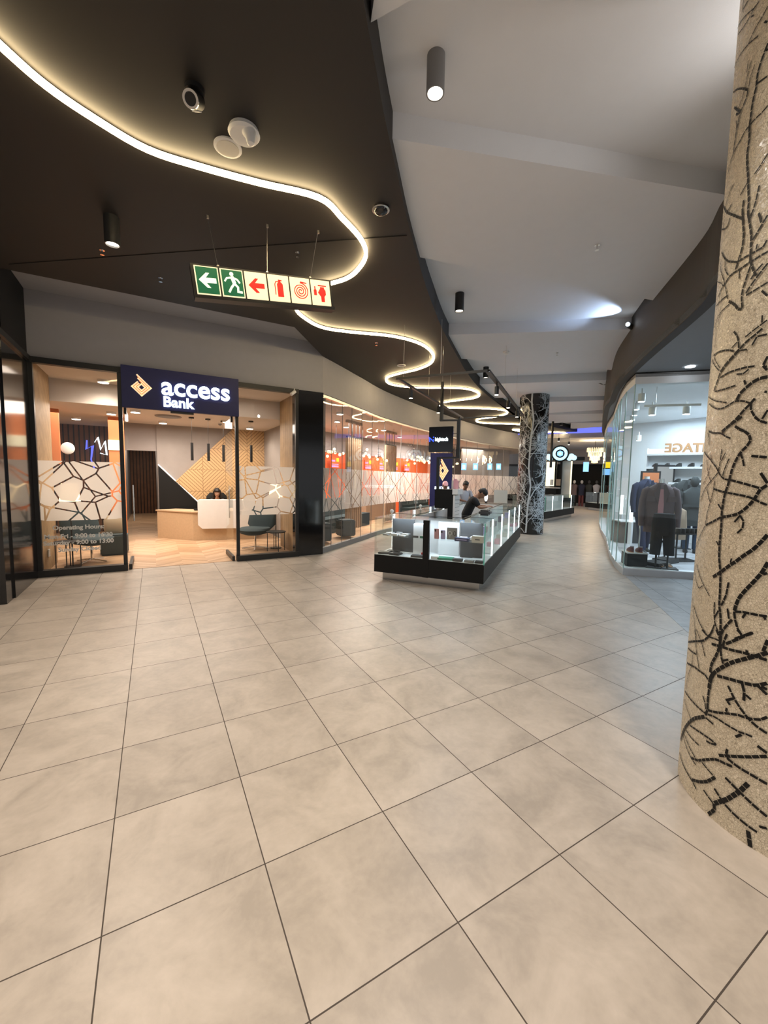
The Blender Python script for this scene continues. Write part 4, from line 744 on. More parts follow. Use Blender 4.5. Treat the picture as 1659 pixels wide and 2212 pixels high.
wrap(0, 0, .5, NEAR, .0035, .004, wk=.66).build('branch_mosaic', 'black_matte', c1)
c2 = thing('tree_column', 'shiny black column with pale tree branches beyond the phone kiosk', 'column', (10.66, 9.17, 0))
MB().cyl(0, 0, 0, 4.42, .43, seg=64).build('shaft', 'black_gloss', c2, True)
def far_tree():
    st = []; base = 221.0; rnd = random.Random(5); K = 57.3/.43
    def tw(x, z, a, L, w, dep):
        n = 4; pts = [base+x*K, z]
        for i in range(n):
            a += rnd.uniform(-.28, .28); x += L/n*cos(a); z += L/n*sin(a); pts += [base+x*K, z]
            if dep > 0 and rnd.random() < .85:
                for sgn in ((1,) if rnd.random() < .5 else (1, -1)): tw(x, z, a+sgn*rnd.uniform(.5, 1.0), L*rnd.uniform(.35, .6), w*.62, dep-1)
        st.append((w, [v for v in pts]))
    for rep in range(4):                                           # the printed pattern repeats up the column
        z0 = rep*2.05-2.0
        rnd = random.Random(11)
        st.append((.075, [base+(-.10)*K, z0, base-.09*K, z0+.3, base-.09*K, z0+.5, base-.08*K, z0+.8, base-.07*K, z0+1.0, base-.04*K, z0+1.25, base-.02*K, z0+1.5, base-.05*K, z0+1.7, base-.08*K, z0+1.9, base-.10*K, z0+2.06]))
        st.append((.05, [base-.07*K, z0+1.0, base+.10*K, z0+1.35, base+.36*K, z0+1.62, base+.5*K, z0+1.95]))
        for (x, z, a, L, w) in ((.0, 1.45, .1, .5, .026), (-.08, 1.2, 2.4, .6, .026), (-.06, .85, 2.6, .55, .024), (-.09, .5, 2.3, .6, .024), (-.09, .25, 2.6, .6, .022), (-.08, 1.75, 2.3, .6, .024), (-.08, .3, .9, .6, .022), (-.08, .7, .15, .6, .028), (-.08, .45, .3, .6, .024), (.12, 1.38, 1.3, .4, .020),
                                (.15, 1.40, -.7, .45, .02), (.3, 1.58, .2, .35, .02), (.25, .9, .9, .4, .018), (.3, .3, 1.2, .5, .02), (.2, .1, .5, .45, .02), (.38, 1.2, 2.2, .4, .018), (-.3, 1.0, 1.4, .4, .018), (-.35, .2, 1.3, .45, .018), (-.3, 1.6, 1.8, .4, .018), (.5, .6, 2.3, .5, .02), (-.5, .6, .8, .5, .02), (.6, 1.3, 2.6, .4, .02), (.1, 1.75, .6, .5, .022), (-.05, 1.95, 2.2, .5, .022), (.25, 1.9, 1.4, .4, .02), (-.35, 1.3, 1.2, .45, .018), (.4, 1.75, 2.0, .45, .018), (.15, .55, 1.1, .5, .02), (.1, .95, .4, .5, .022), (-.25, .75, 2.0, .4, .018), (.75, .4, 2.5, .5, .02), (.85, 1.0, 2.8, .5, .02)):
            tw(x, z0+z, a, L, w, 2)
    out = []
    for w, p in st:                                                # keep what lies on the shaft
        q = []
        for i in range(0, len(p), 2):
            if .005 < p[i+1] < 4.6: q += [p[i], p[i+1]]
            else:
                if len(q) >= 4: out.append((w, q))
                q = []
        if len(q) >= 4: out.append((w, q))
    return out
wrap(0, 0, .43, far_tree(), 0, .003, seglen=.04, wk=.66).build('branch_pattern', 'pale_print', c2)

# ------------------------------------------------------------------ display kiosks
def kiosk(loc, rz, LEN, WID, lab, name='display_kiosk', posts=5, cw=.46, top=1.07, mid=.92):
    k = thing(name, lab, 'kiosk', (*loc, 0), rz)                   # x runs along the length, y across; corner at the origin
    MB().box(.16, LEN-.1, .09, WID-.09, 0, .145).build('plinth', 'steel', k)
    bs = MB(); bs.box(0, LEN, 0, cw, .145, .435).box(0, LEN, WID-cw, WID, .145, .435).box(0, .62, cw, WID-cw, .145, .435).box(LEN-.5, LEN, cw, WID-cw, .145, .435); bs.build('base_panel', 'black_matte', k)
    MB().box(.012, LEN-.01, .012, cw-.02, .436, .442).box(.012, LEN-.01, WID-cw+.02, WID-.012, .436, .442).box(.012, .6, cw-.02, WID-cw+.02, .436, .442).build('display_floor', 'white_laminate', k)
    t = MB(); t.box(0, LEN, 0, cw, top-.012, top).box(0, LEN, WID-cw, WID, top-.012, top).box(0, .62, cw, WID-cw, top-.012, top).box(LEN-.5, LEN, cw, WID-cw, top-.012, top); t.build('glass_top', 'case_glass', k)
    g = MB(); g.box(0, .006, 0, WID, .435, top-.012).box(0, LEN, 0, .006, .435, top-.012).box(0, LEN, WID-.006, WID, .435, top-.012).box(LEN-.006, LEN, 0, WID, .435, top-.012); g.build('glass_side', 'case_glass', k)
    e = MB(); e.box(-.004, .010, -.004, .010, .435, top-.012); e.build('corner_glass_edge', 'glass_edge', k)
    s = MB(); s.box(.03, LEN-.05, .03, cw-.06, .752, .760).box(.03, LEN-.05, WID-cw+.06, WID-.03, .752, .760).box(.03, .5, cw, WID-cw, .752, .760); s.build('glass_shelf', 'case_glass', k)
    d = MB()
    for i in range(posts): x = LEN*(i+.72)/(posts+.1); d.box(x-.004, x+.004, .02, cw-.02, .45, top-.012).box(x-.004, x+.004, WID-cw+.02, WID-.02, .45, top-.012)
    d.build('case_divider', 'case_glass', k)
    d = MB()
    for i in range(posts):
        x = LEN*(i+.72)/(posts+.1); d.box(x-.006, x+.006, .0, cw, top-.002, top+.004)
        if i != 2: d.box(x-.006, x+.006, WID-cw, WID, top-.002, top+.004)
    d.box(.6, LEN-.45, cw-.012, cw, top-.002, top+.006).box(.6, LEN-.45, WID-cw, WID-cw+.012, top-.002, top+.006).box(.60, .612, cw, WID-cw, top-.002, top+.006)
    d.build('top_trim', 'black_metal', k)
    for i in range(posts):
        x = LEN*(i+.72)/(posts+.1)
        MB().box(x-.022, x+.022, .008, .026, .445, top-.015).build('light_post', 'led_cool', k); MB().box(x-.018, x+.018, WID-.026, WID-.008, .445, top-.015).build('light_post', 'led_cool', k)
    MB().box(.62, LEN-.5, cw-.02, cw, .05, top-.03).box(.62, LEN-.5, WID-cw, WID-cw+.02, .05, top-.03).box(.60, .62, cw, WID-cw, .05, top-.03).box(LEN-.52, LEN-.5, cw, WID-cw, .05, top-.03).build('inner_panel', 'white_laminate', k)
    bk = MB(); bk.box(.40, .42, .10, .46, .45, top-.05); bk.box(.40, .42, WID-.56, WID-.16, .45, top-.05); bk.build('dark_back_panel', 'dark_grey', k)
    MB().box(-.004, .05, mid-.05, mid+.05, .14, top-.01).build('black_post', 'black_matte', k)
    return k
KX, KY, KA = 4.29, 4.50, math.atan2(.6, .8)
k1 = kiosk((KX, KY), KA, 5.8, 1.82, 'long glass phone kiosk with a black base and steel plinth')
def kp(a, b, z=0.0): return Vector((KX+a*.8-b*.6, KY+a*.6+b*.8, z))
def item(name, a, b, z, dx, dy, dz, m, lab, cat, rot=0.0, group=None, bev=.004, tilt=0.0):
    p = kp(a, b, z); o = MB().box(-dx/2, dx/2, -dy/2, dy/2, 0, dz, bev=min(bev, dz*.3)).build(name, m)
    o.location = p; o.rotation_euler = (0, tilt, KA+rot); tag(o, lab, cat, group); return o
SH = .7615; FL = .4435
o = item('phone_case', .12, .78, SH, .012, .078, .165, 'pink', 'pink phone case standing on the front shelf, right of the black post', 'phone case', tilt=-.08); MB().box(-.012, -.006, .008, .03, .12, .155, bev=.002).build('camera_cutout', 'black_matte', o)
o = item('phone_case', .14, .68, SH, .012, .076, .145, 'lilac', 'lilac phone case standing beside the pink one', 'phone case', tilt=-.08); MB().box(-.012, -.006, .008, .03, .10, .135, bev=.002).build('camera_cutout', 'black_matte', o)
o = item('charger_box', .17, .545, SH, .025, .165, .19, 'grey_card', 'grey charger box with a white ring drawn on it', 'box')
MB().tube([(-.014, .03+.028*cos(t*pi/8), .10+.028*sin(t*pi/8)) for t in range(17)], .005, 5).tube([(-.014, .03, .07), (-.014, .03, .03)], .004, 5).build('ring_print', 'white_card', o)
MB().tube([(-.014, -.045+.018*cos(t*pi/8), .10+.035*sin(t*pi/8)) for t in range(17)], .004, 5).build('watch_print', 'black_matte', o)
o = item('phone_box', .08, .36, SH, .10, .22, .055, 'navy_card', 'long navy box with pale lettering on the front shelf', 'box'); MB().box(-.052, -.05, -.08, .08, .022, .034).build('lettering', 'lilac', o)
o = item('phone_box', .07, .115, SH, .11, .175, .10, 'cream_card', 'cream box with small dark lettering at the glass corner', 'box'); MB().box(-.057, -.055, -.035, .035, .042, .056).build('lettering', 'dark_grey', o)
item('white_box', .33, .40, SH, .12, .12, .03, 'white_card', 'flat white box behind the navy box', 'box'); item('white_box', .34, .22, SH, .14, .13, .045, 'white_card', 'white box behind the cream box', 'box')
item('white_box', .30, .06+.03, SH, .12, .07, .02, 'white_card', 'thin white packet at the right end of the front shelf', 'box')
o = item('green_pouch', .13, .62, FL, .16, .26, .03, 'green_cloth', 'green pouch lying in the bottom of the front case', 'pouch', .1, bev=.012)
item('white_pouch', .13, .80, FL, .18, .12, .045, 'white_card', 'white box lying left of the green pouch', 'box', .2); item('wallet', .08, .42, FL, .09, .15, .04, 'dark_grey', 'dark wallet right of the green pouch', 'wallet')
item('wallet', .08, .24, FL, .10, .14, .035, 'grey_card', 'grey case between the dark wallet and the glass corner', 'wallet'); item('wallet', .09, .09, FL, .11, .12, .03, 'black_leather', 'black case in the glass corner', 'wallet')
item('tablet', .30, .16, FL, .15, .18, .02, 'white_card', 'white-rimmed tablet in the bottom of the front case', 'tablet'); item('pink_packet', .44, .42, FL, .05, .05, .28, 'pink', 'tall pink packet behind the front glass', 'packet')
for (a, b, dx, dy, r, lab) in ((.14, 1.70, .17, .19, .2, 'black folded wallet nearest the left glass corner'), (.12, 1.48, .17, .19, -.1, 'black folded wallet second from the left corner'), (.32, 1.60, .15, .22, .1, 'black folded wallet behind the other two')):
    item('wallet', a, b, FL, dx, dy, .03, 'black_leather', lab, 'wallet', r, bev=.01)
item('wallet', .10, 1.09, FL, .13, .20, .03, 'dark_grey', 'flat dark tray left of the black post', 'tray', .1); item('red_box', .2, 1.02, FL+.03, .06, .07, .03, 'red_card', 'small red box beside the black post', 'box'); 
item('white_box', .17, 1.03, FL, .16, .13, .029, 'white_card', 'white box under the small red box', 'box')
o = item('display_box', .34, 1.10, FL, .14, .26, .52, 'white_laminate', 'tall white cupboard box standing left of the black post', 'box')
o = item('display_box', .50, .68, FL, .04, .36, .56, 'white_laminate', 'wide white panel standing behind the phone cases', 'panel')
rr = random.Random(4)
for i in range(9):
    a = .10+.11*(i % 3)+.02*rr.random(); b = 1.36+.145*(i//3)
    item('earphone_packet', a, b, SH, .08, .10, .02+.012*(i % 2), ('white_card', 'cream_card', 'grey_card')[i % 3 if i != 6 else 2], ('white', 'cream', 'grey', 'white', 'cream', 'white', 'dark grey', 'cream', 'grey')[i]+' flat packet on the left front shelf, ' + ('front', 'middle', 'back')[i % 3]+' row, ' + ('right', 'middle', 'left')[i//3]+' column', 'packet', rr.uniform(-.2, .2), 'flat packets on the left front shelf')
item('label_card', .05, 1.12, SH, .01, .11, .035, 'dark_grey', 'dark label card on the shelf edge left of the black post', 'card'); item('label_card', .05, 1.0, SH, .01, .08, .035, 'green_cloth', 'green label card on the shelf edge beside the black post', 'card')
for i in range(5):                                                 # goods along the right side
    x0 = 5.8*(i+.72)/5.1
    for j in range(4):
        lv = SH if j % 2 else FL
        o = item('phone_box', x0+.22+.22*(j//2)+.1*(j % 2), .12+.12*(j % 2), lv, .15, .09, .10+.03*(j % 3), ('white_card', 'lilac', 'pink', 'grey_card', 'cream_card', 'navy_card')[(i*2+j) % 6], ('white', 'lilac', 'pink', 'grey', 'cream', 'navy')[(i*2+j) % 6] + ' box in the ' + ('first', 'second', 'third', 'fourth', 'last')[i] + ' bay of the long side, ' + ('lower left', 'upper left', 'lower right', 'upper right')[j], 'box', 0, 'boxes along the long side of the kiosk')
# goods on top of the cases
o = item('wire_basket', 1.35, .24, 1.072, .26, .20, .10, 'dark_grey', 'dark grey bowl standing on the glass top beside the leaning man', 'bowl', bev=.03)
for (a, b, lab) in ((1.9, 1.66, 'white puck light standing on the left glass top, nearer one'), (3.2, 1.66, 'white puck light on the left glass top, further one'), (.35, 1.66, 'small white camera on the front left corner of the glass top')):
    p = kp(a, b, 1.072); q = thing('desk_camera', lab, 'camera', tuple(p), KA); MB().cyl(0, 0, 0, .015, .04).cyl(0, 0, .015, .05, .012).build('stand', 'white_plastic', q); MB().sph(0, 0, .075, .035).build('head', 'white_plastic', q, True)
p = kp(5.3, .9, 1.072); q = thing('ring_mirror', 'small bright oval lamp at the far end of the kiosk', 'lamp', tuple(p), 0); MB().cyl(0, 0, 0, .05, .03).build('foot', 'black_metal', q); MB().sph(0, 0, .16, .06, .02, .11).build('lamp_face', 'led_cool', q, True)
tag(MB().box(-.18, .18, -.02, .02, 0, .36, mtx=Matrix.Translation(kp(5.6, .55, 1.072)) @ Matrix.Rotation(-.9, 4, 'Z')).build('poster_stand', 'cream_card'), 'cream picture stand at the far end of the kiosk', 'stand')
# totem inside the kiosk
q = thing('kiosk_totem', 'black totem rising from the kiosk with a white shelved side', 'totem', tuple(kp(1.8, 0)), KA)
MB().box(0, .42, .955, 1.33, 1.13, 1.51).box(0, .42, .955, 1.06, 0.0, 1.13).build('body', 'black_matte', q)
MB().box(.0, .40, .915, .952, .02, 1.40).build('white_side_panel', 'white_laminate', q); MB().box(-.01, .43, .86, .97, 1.41, 1.52, bev=.004).build('white_ledge', 'white_laminate', q)
sh = MB()
for z in [.55+.075*i for i in range(11)]: sh.box(.02, .38, .908, .914, z, z+.006)
sh.build('shelf_line', 'mid_grey', q)
for i, (dy, m_, lab) in enumerate(((.0, 'pink', 'pink gift box on the totem ledge'), (.075, 'pink', 'taller pink gift box on the totem ledge'), (.15, 'cream_card', 'cream gift bottle on the totem ledge'))):
    item('gift_box', 1.9+dy*.4, .90+.005+dy*.6, 1.522, .06, .06, .17+.03*(i % 2), m_, lab, 'box')
# sign pole and screen over the totem
q = thing('sign_pole', 'black square pole bent around the hanging screen above the kiosk', 'pole', tuple(kp(1.82, 0)), KA)
MB().tube([(0, 1.24, 3.62), (0, 1.24, 2.87), (0, .89, 2.86), (0, .885, 2.14), (0, 1.28, 2.13), (0, 1.28, 1.51)], .024, sqr=True).build('tube', 'black_metal', q); MB().cyl(0, 1.24, 3.62, 4.3, .003, seg=6).build('hanging_wire', 'steel', q)
q = thing('hanging_screen', 'square black screen with blue and white lettering above the kiosk', 'screen', tuple(kp(1.79, 0)), KA)
MB().box(-.02, .02, .985, 1.475, 2.25, 2.745, bev=.004).build('screen_panel', 'black_gloss', q); MB().box(-.005, .005, .90, .99, 2.38, 2.39).box(-.005, .005, .90, .99, 2.60, 2.61).build('bracket', 'black_metal', q)
TM = Matrix.Rotation(-pi/2, 4, 'Z') @ UP
MB().add(text_mesh('hightech', .098, .002, .0035, 'LEFT', sx=.80), Matrix.Translation((-.024, 1.345, 2.497)) @ TM).build('lettering', 'sign_white', q)
MB().tube([(-.026, 1.455, 2.45), (-.026, 1.455, 2.54), (-.026, 1.42, 2.50), (-.026, 1.375, 2.455), (-.026, 1.375, 2.50)], .010, 6).sph(-.026, 1.375, 2.54, .012).build('logo', 'blue_logo', q)
# track frame over the kiosk
q = thing('track_light_frame', 'black rectangular track hung on wires over the kiosk', 'light track', tuple(kp(0, 0)), KA)
TZ = 3.42
MB().tube([(.5, .14, TZ), (.5, 1.66, TZ), (5.3, 1.62, TZ), (5.3, .02, TZ), (.5, .14, TZ), (.52, .14, TZ)], .018, sqr=True).build('track', 'black_metal', q)
for (a, b) in ((.5, .9), (2.2, 1.64), (3.9, 1.63), (2.2, .1), (3.9, .06), (.5, 1.55)): MB().cyl(a, b, TZ, 4.3, .002, seg=5).build('hanging_wire', 'steel', q)
for i, (a, b) in enumerate(((1.35, .12), (2.75, .09), (4.1, .05), (1.15, 1.65), (2.95, 1.64), (4.9, 1.62))):
    r_ = thing('track_spotlight', 'black track spotlight, ' + ('first', 'second', 'third')[i % 3] + ' along the ' + ('right' if i < 3 else 'left') + ' rail over the kiosk', 'spotlight', tuple(kp(a, b, TZ-.02)), KA, 'spotlights on the kiosk track')
    MB().cyl(0, 0, -.05, 0, .012, seg=8).build('neck', 'black_metal', r_); MB().cyl(0, 0, -.19, -.05, .038, seg=20).build('housing', 'black_metal', r_, True); MB().cyl(0, 0, -.196, -.189, .032, seg=16).build('lamp_lens', 'lamp_glow', r_)
    P = kp(a, b); spot(P.x, P.y, TZ-.24, 22, NEUT, 80, .6, .03)
P = kp(.3, .9); area(*kp(.3, .9, 1.03), 11, COOL, .25, 1.5, (0, 0, KA))  # unseen panel added under the glass top to brighten the case
# ------------------------------------------------------------------ two kiosks further off and the far end
k2 = kiosk((13.9, 11.2), math.atan2(.35, .937), 4.2, 1.4, 'second glass kiosk beyond the black column, under the round sign', posts=3)
k3 = kiosk((22.4, 13.75), radians(-19), 1.8, 2.0, 'third glass kiosk, furthest away, with white goods', posts=2)
def bx_at(name, px, py0, py1, w, d, dist, m, lab, cat, dep=.1, rz=-.96, group=None, bev=0):
    P = atd(px, 1040, dist); dd = FPX/dist*1.0
    def zz(py): D = ray(px, py); return CH + D.z*dist/math.hypot(D.x, D.y)
    z0, z1 = zz(py1), zz(py0)
    o = MB().box(-w/2, w/2, -dep/2, dep/2, 0, z1-z0, bev=bev).build(name, m); o.location = (P.x, P.y, z0); o.rotation_euler = (0, 0, rz)
    if lab: tag(o, lab, cat, group)
    return o
# round lit sign with scalloped disc and side clouds
P = atd(1210, 980, 21.5); q = thing('round_sign', 'round glowing blue-white sign with a hexagon emblem above the second kiosk', 'sign', tuple(P), -.96)
RX = Matrix.Rotation(pi/2, 4, 'X')
MB().cyl(0, 0, -.05, .05, .40, seg=40, mtx=RX).build('disc', 'black_matte', q, True)
m_ = MB()
for k in range(24):
    a = k*2*pi/24; m_.box(.20, .33, -.036, .036, .05, .062, RX @ Matrix.Rotation(a, 4, 'Z'))
m_.build('glowing_ring', 'sign_soft', q)
MB().prism([(.15*cos(k*pi/3+pi/6), .15*sin(k*pi/3+pi/6)) for k in range(6)], .05, .064, RX).build('hexagon', 'screen_blue', q); MB().cyl(0, 0, .064, .07, .075, mtx=RX).build('emblem', 'sign_soft', q)
for cs in (((.50, -.14, .14), (.62, -.20, .12), (.42, -.22, .12)), ((-.52, -.15, .14), (-.42, -.24, .10), (-.64, -.16, .13))):
    m_ = MB()
    for a, b_, c_ in cs: m_.cyl(a, b_, -.03, .03, c_, mtx=RX)
    m_.build('cloud', 'sign_soft', q)
q = thing('kiosk_pavilion', 'black-framed booth of the second kiosk with lit cream panels', 'kiosk', tuple(atd(1200, 1040, 22.0).xy)+(0,), -.96)
MB().box(-1.0, 1.25, -.2, .2, 2.72, 2.88).box(-1.0, -.9, -.2, .2, 0, 2.72).box(.18, .28, -.2, .2, 0, 2.72).box(-.62, -.5, -.2, .2, 0, 2.72).box(-.05, .03, -.2, .2, 1.2, 2.72).build('frame', 'black_matte', q)
MB().box(-.5, -.05, -.05, 0, 1.45, 2.65).build('lit_panel', 'display_lit', q); MB().box(.28, .72, -.06, 0, .9, 2.68).build('cream_panel', 'cream_card', q); MB().box(.66, .72, -.08, -.06, .9, 2.68).build('light_post', 'display_lit', q)
MB().box(-.6, .05, -.35, -.1, .95, 1.35).build('black_cabinet', 'black_matte', q); MB().box(-.6, .25, -.40, -.08, 1.35, 1.39).build('shelf', 'white_laminate', q)
bx_at('tin_box', 1206, 1035, 1049, .20, 0, 21.4, 'wood_slat', 'brown tin on the counter of the second kiosk', 'box', .12)
bx_at('white_box', 1192, 1036, 1048, .14, 0, 21.4, 'white_card', 'white box left of the brown tin', 'box', .12)
P = atd(1190, 1000, 19.5); tag(MB().cyl(P.x, P.y, 2.3, 4.3, .05).build('hanging_pole', 'black_metal'), 'black pole hanging right of the black column', 'pole')
# far hall end
fd = Vector((sin(.962), cos(.962), 0)); fr = Vector((cos(.962), -sin(.962), 0))
def farm(d, s=0.0): return Matrix.Translation(fd*d + fr*s) @ Matrix.Rotation(-.962, 4, 'Z')
struct(MB().box(-9, 9, 0, .3, 2.95, 6, farm(33)).build('wall_far', 'fascia_paint'), 'mauve-grey wall over the dark far shop')
struct(MB().box(-9, 9, 2.6, 2.8, 0, 3.1, farm(33)).build('wall_far.001', 'black_matte'))
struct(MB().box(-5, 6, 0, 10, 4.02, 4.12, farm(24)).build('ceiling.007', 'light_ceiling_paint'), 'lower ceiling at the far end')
struct(MB().box(-5, 6, -.06, .02, 4.0, 4.22, farm(24)).build('trim_6', 'fascia_paint'), 'edge of the lower far ceiling')
q = tag(MB().box(-3.4, 4.5, -.10, -.06, 4.24, 4.50, farm(24)).build('cove_light_strip', 'neon_blue'), 'violet-blue glowing cove line across the far ceiling', 'light')
struct(MB().box(-4, -2.2, -.2, .3, 0, 2.95, farm(32.8)).box(1.8, 5, -.2, .3, 0, 2.95, farm(32.8)).build('wall_far.002', 'dark_grey'))
P = atd(1285, 985, 26.0); q = thing('crystal_chandelier', 'glowing tiered crystal chandelier hanging at the far end', 'chandelier', (P.x, P.y, P.z), 0)
for i, (z, r_, h_) in enumerate(((.34, .40, .22), (.10, .33, .24), (-.14, .24, .20), (-.32, .14, .14))):
    m_ = MB(); n = 26-4*i
    for k in range(n): m_.cyl(r_*cos(2*pi*k/n), r_*sin(2*pi*k/n), z-h_/2, z+h_/2, .032, .02, 6)
    m_.build('crystal_tier', 'crystal_glow', q, True)
MB().cyl(0, 0, .4, 4.02-P.z, .012).build('stem', 'black_metal', q)
pl = bpy.data.lights.new('lamp_light', 'POINT'); pl.energy = 260; pl.color = (1, .70, .38); pl.shadow_soft_size = .3; po = bpy.data.objects.new('lamp_light', pl); po.location = (P.x, P.y, P.z-.1); COL.objects.link(po)
bx_at('lit_poster', 1264, 998, 1019, .32, 0, 29.5, 'screen_blue', 'tall blue lit screen in the dark far shop', 'screen', .05); bx_at('lit_poster', 1312, 998, 1011, .26, 0, 25.3, 'yellow_lit', 'yellow lit poster at the far right', 'poster', .05)
bx_at('lit_poster', 1311, 1013, 1026, .34, 0, 25.3, 'screen_blue', 'blue and white lit screen under the yellow poster', 'screen', .05)
for i, px in enumerate((1240, 1256, 1272, 1288, 1304, 1320)):
    P = atd(px, 1060, 31.2-i*.1); g_ = thing('clothes_rack_figure', 'dim dressed mannequin in the dark far shop, ' + ('first', 'second', 'third', 'fourth', 'fifth', 'sixth')[i] + ' from the left', 'mannequin', (P.x, P.y, 0), -.96, 'mannequins in the dark far shop')
    MB().loft([(0, 0, .75, .2, .12), (0, 0, 1.1, .17, .11), (0, 0, 1.42, .23, .12), (0, 0, 1.52, .07, .06)], 14).build('jacket', ('cloth_mauve', 'cloth_navy', 'cloth_charcoal', 'cloth_grey', 'cloth_charcoal', 'burgundy_leather')[i], g_, True); MB().cyl(-.09, 0, 0, .78, .07, .09, 10).cyl(.09, 0, 0, .78, .07, .09, 10).build('trousers', 'burgundy_leather' if i == 1 else 'cloth_black', g_, True); MB().sph(0, 0, 1.66, .09, .1, .13).build('head', 'white_plastic' if i < 2 else 'dark_grey', g_, True)
spot(*atd(1275, 900, 28).xy, 3.9, 160, NEUT, 120, .8, .1)
for (px, d) in ((1185, 23), (1300, 22)): spot(*atd(px, 900, d).xy, 4.0, 90, COOL, 130, .8, .1)
P = atd(1230, 955, 20.5)
for i, (px, py) in enumerate(((1207, 948), (1229, 956))):
    P = atd(px, py, 21.0+i); g_ = thing('track_spotlight', ('left' if i == 0 else 'right') + ' small spotlight above the round glowing sign', 'spotlight', tuple(P)); MB().cyl(0, 0, -.1, .04, .045).cyl(0, 0, .04, .3, .006, seg=6).build('housing', 'black_metal', g_, True); MB().cyl(0, 0, -.106, -.1, .04).build('lamp_lens', 'lamp_glow', g_)

# ------------------------------------------------------------------ clothes shop on the right
SG = [(9.9, 2.0), (8.34, 3.49), (7.53, 4.28), (8.03, 4.72), (8.63, 5.17), (9.2, 5.57), (9.82, 5.98), (10.5, 6.44), (11.28, 6.95), (13.0, 8.2), (15.0, 9.55), (17.2, 10.9)]
SIN = [(x+.06, y-.07) if i > 1 else (x+.07, y+.05) for i, (x, y) in enumerate(SG)]; SIN[2] = (7.64, 4.27)
struct(MB().prism(SG + [(21, 9), (21, -3), (11.5, -3)], 0, .12).build('floor.003', 'white_paint'), 'pale raised floor of the clothes shop')
def planks(name):
    m, nt, b, out = nodes(name); x, y, z, src = sepxyz(nt, .6)
    br = nt.nodes.new('ShaderNodeTexBrick'); nt.links.new(src, br.inputs['Vector'])
    br.inputs['Scale'].default_value = 1; br.inputs['Brick Width'].default_value = 1.1; br.inputs['Row Height'].default_value = .18; br.inputs['Mortar Size'].default_value = .004
    br.inputs['Color1'].default_value = (.50, .50, .52, 1); br.inputs['Color2'].default_value = (.68, .69, .72, 1); br.inputs['Mortar'].default_value = (.3, .3, .32, 1)
    nt.links.new(br.outputs['Color'], b.inputs['Base Color']); b.inputs['Roughness'].default_value = .3; MATS[name] = m
planks('pale_plank_floor')
struct(MB().prism([(x+.12, y-.06) for x, y in SIN[1:]] + [(20.9, 9), (20.9, -2.9), (11.4, -2.9)], .10, .13).build('floor.004', 'pale_plank_floor'), 'whitish plank floor inside the clothes shop')
r = thing('window_4', 'tall faceted glass front of the clothes shop with a white kerb and head', 'window'); del r['category']; r['kind'] = 'structure'
MB().wallline(SG, .13, 3.46, -.012).build('glass', 'shop_glass', r)
MB().wallline(SG, 0, .135, -.14).build('kerb', 'white_paint', r); MB().wallline(SG, 3.46, 3.58, -.14).build('head_frame', 'white_paint', r)
MB().wallline(SG, 3.58, 3.66, -.12).build('head_black_band', 'black_matte', r)  # plain black band between head frame and soffit
g_ = MB()
for x, y in SG[2:-1]: g_.box(x-.005, x+.007, y-.012, y+.002, .13, 3.46)
g_.build('glass_joint', 'glass_joint_tint', r)
P0 = Vector((8.34, 3.49)); MB().box(8.36, 8.44, 3.38, 3.46, .13, 3.46).build('window_frame', 'white_paint', r)
struct(MB().wallline([(8.32, 3.44), (9.6, 2.2)], 2.6, 3.5, -.16).build('trim_7', 'black_matte'), 'dark shop header at the right')
struct(MB().prism(SG + [(21, 9), (21, -3), (11.5, -3)], 3.58, 3.64).build('ceiling.008', 'white_paint'), 'white ceiling of the clothes shop')
struct(MB().wallline([(13.4, 8.1), (13.9, 4.2)], .13, 3.58, .1).wallline([(13.9, 4.2), (15.8, 4.0)], .13, 3.58, .1).build('wall_shop_back', 'white_paint'), 'white back wall of the clothes shop')
struct(MB().wallline([(15.8, 4.0), (15.5, -2.8)], .13, 3.58, .1).build('wall_shop_back.001', 'white_paint'))
struct(MB().cyl(13.6, 2.9, 2.85, 3.58, 1.9, seg=56).build('ceiling.009', 'white_paint'), 'round lowered white ceiling drum in the shop')
for i, (px, py, d, lab) in enumerate(((1386, 862, 9.3, 'nearest the glass corner'), (1409, 891, 9.7, 'left of centre on the shop rail'), (1483, 889, 9.7, 'right on the shop rail'), (1375, 880, 11.2, 'second behind the side glass'), (1371, 893, 12.4, 'third behind the side glass'), (1366, 904, 13.6, 'fourth behind the side glass'), (1380, 948, 13.8, 'low at the back of the shop'))):
    P = atd(px, py, d); q = thing('shop_spotlight', 'white track spotlight ' + lab, 'spotlight', tuple(P), 0, 'white spotlights in the clothes shop')
    MB().cyl(0, 0, -.05, .10, .062, seg=22).build('housing', 'white_plastic', q, True); MB().cyl(0, 0, -.056, -.05, .055).build('lamp_lens', 'lamp_cool', q); MB().cyl(0, 0, .10, .20, .012, seg=8).build('neck', 'white_plastic', q)
a_, b_ = atd(1392, 877, 9.7), atd(1515, 874, 9.6)
q = thing('shop_light_track', 'white light rail hung in the shop window', 'light track'); MB().tube([a_, b_], .02, sqr=True).build('track', 'white_plastic', q)
w_ = atd(1417, 870, 9.7); MB().cyl(w_.x, w_.y, w_.z, 3.58, .004, seg=6).build('hanging_wire', 'steel', q)
area(9.9, 4.3, 3.5, 130, COOL, 2.0, 1.2, (0, 0, .6)); area(12.3, 5.6, 3.5, 85, COOL, 2.0, 2.0); area(12.6, 2.5, 2.8, 8, COOL, 2.0, 2.0); area(14.8, 7.9, 3.5, 90, COOL, 1.5, 1.5); area(10.3, 3.0, 3.5, 45, COOL, 1, 1)
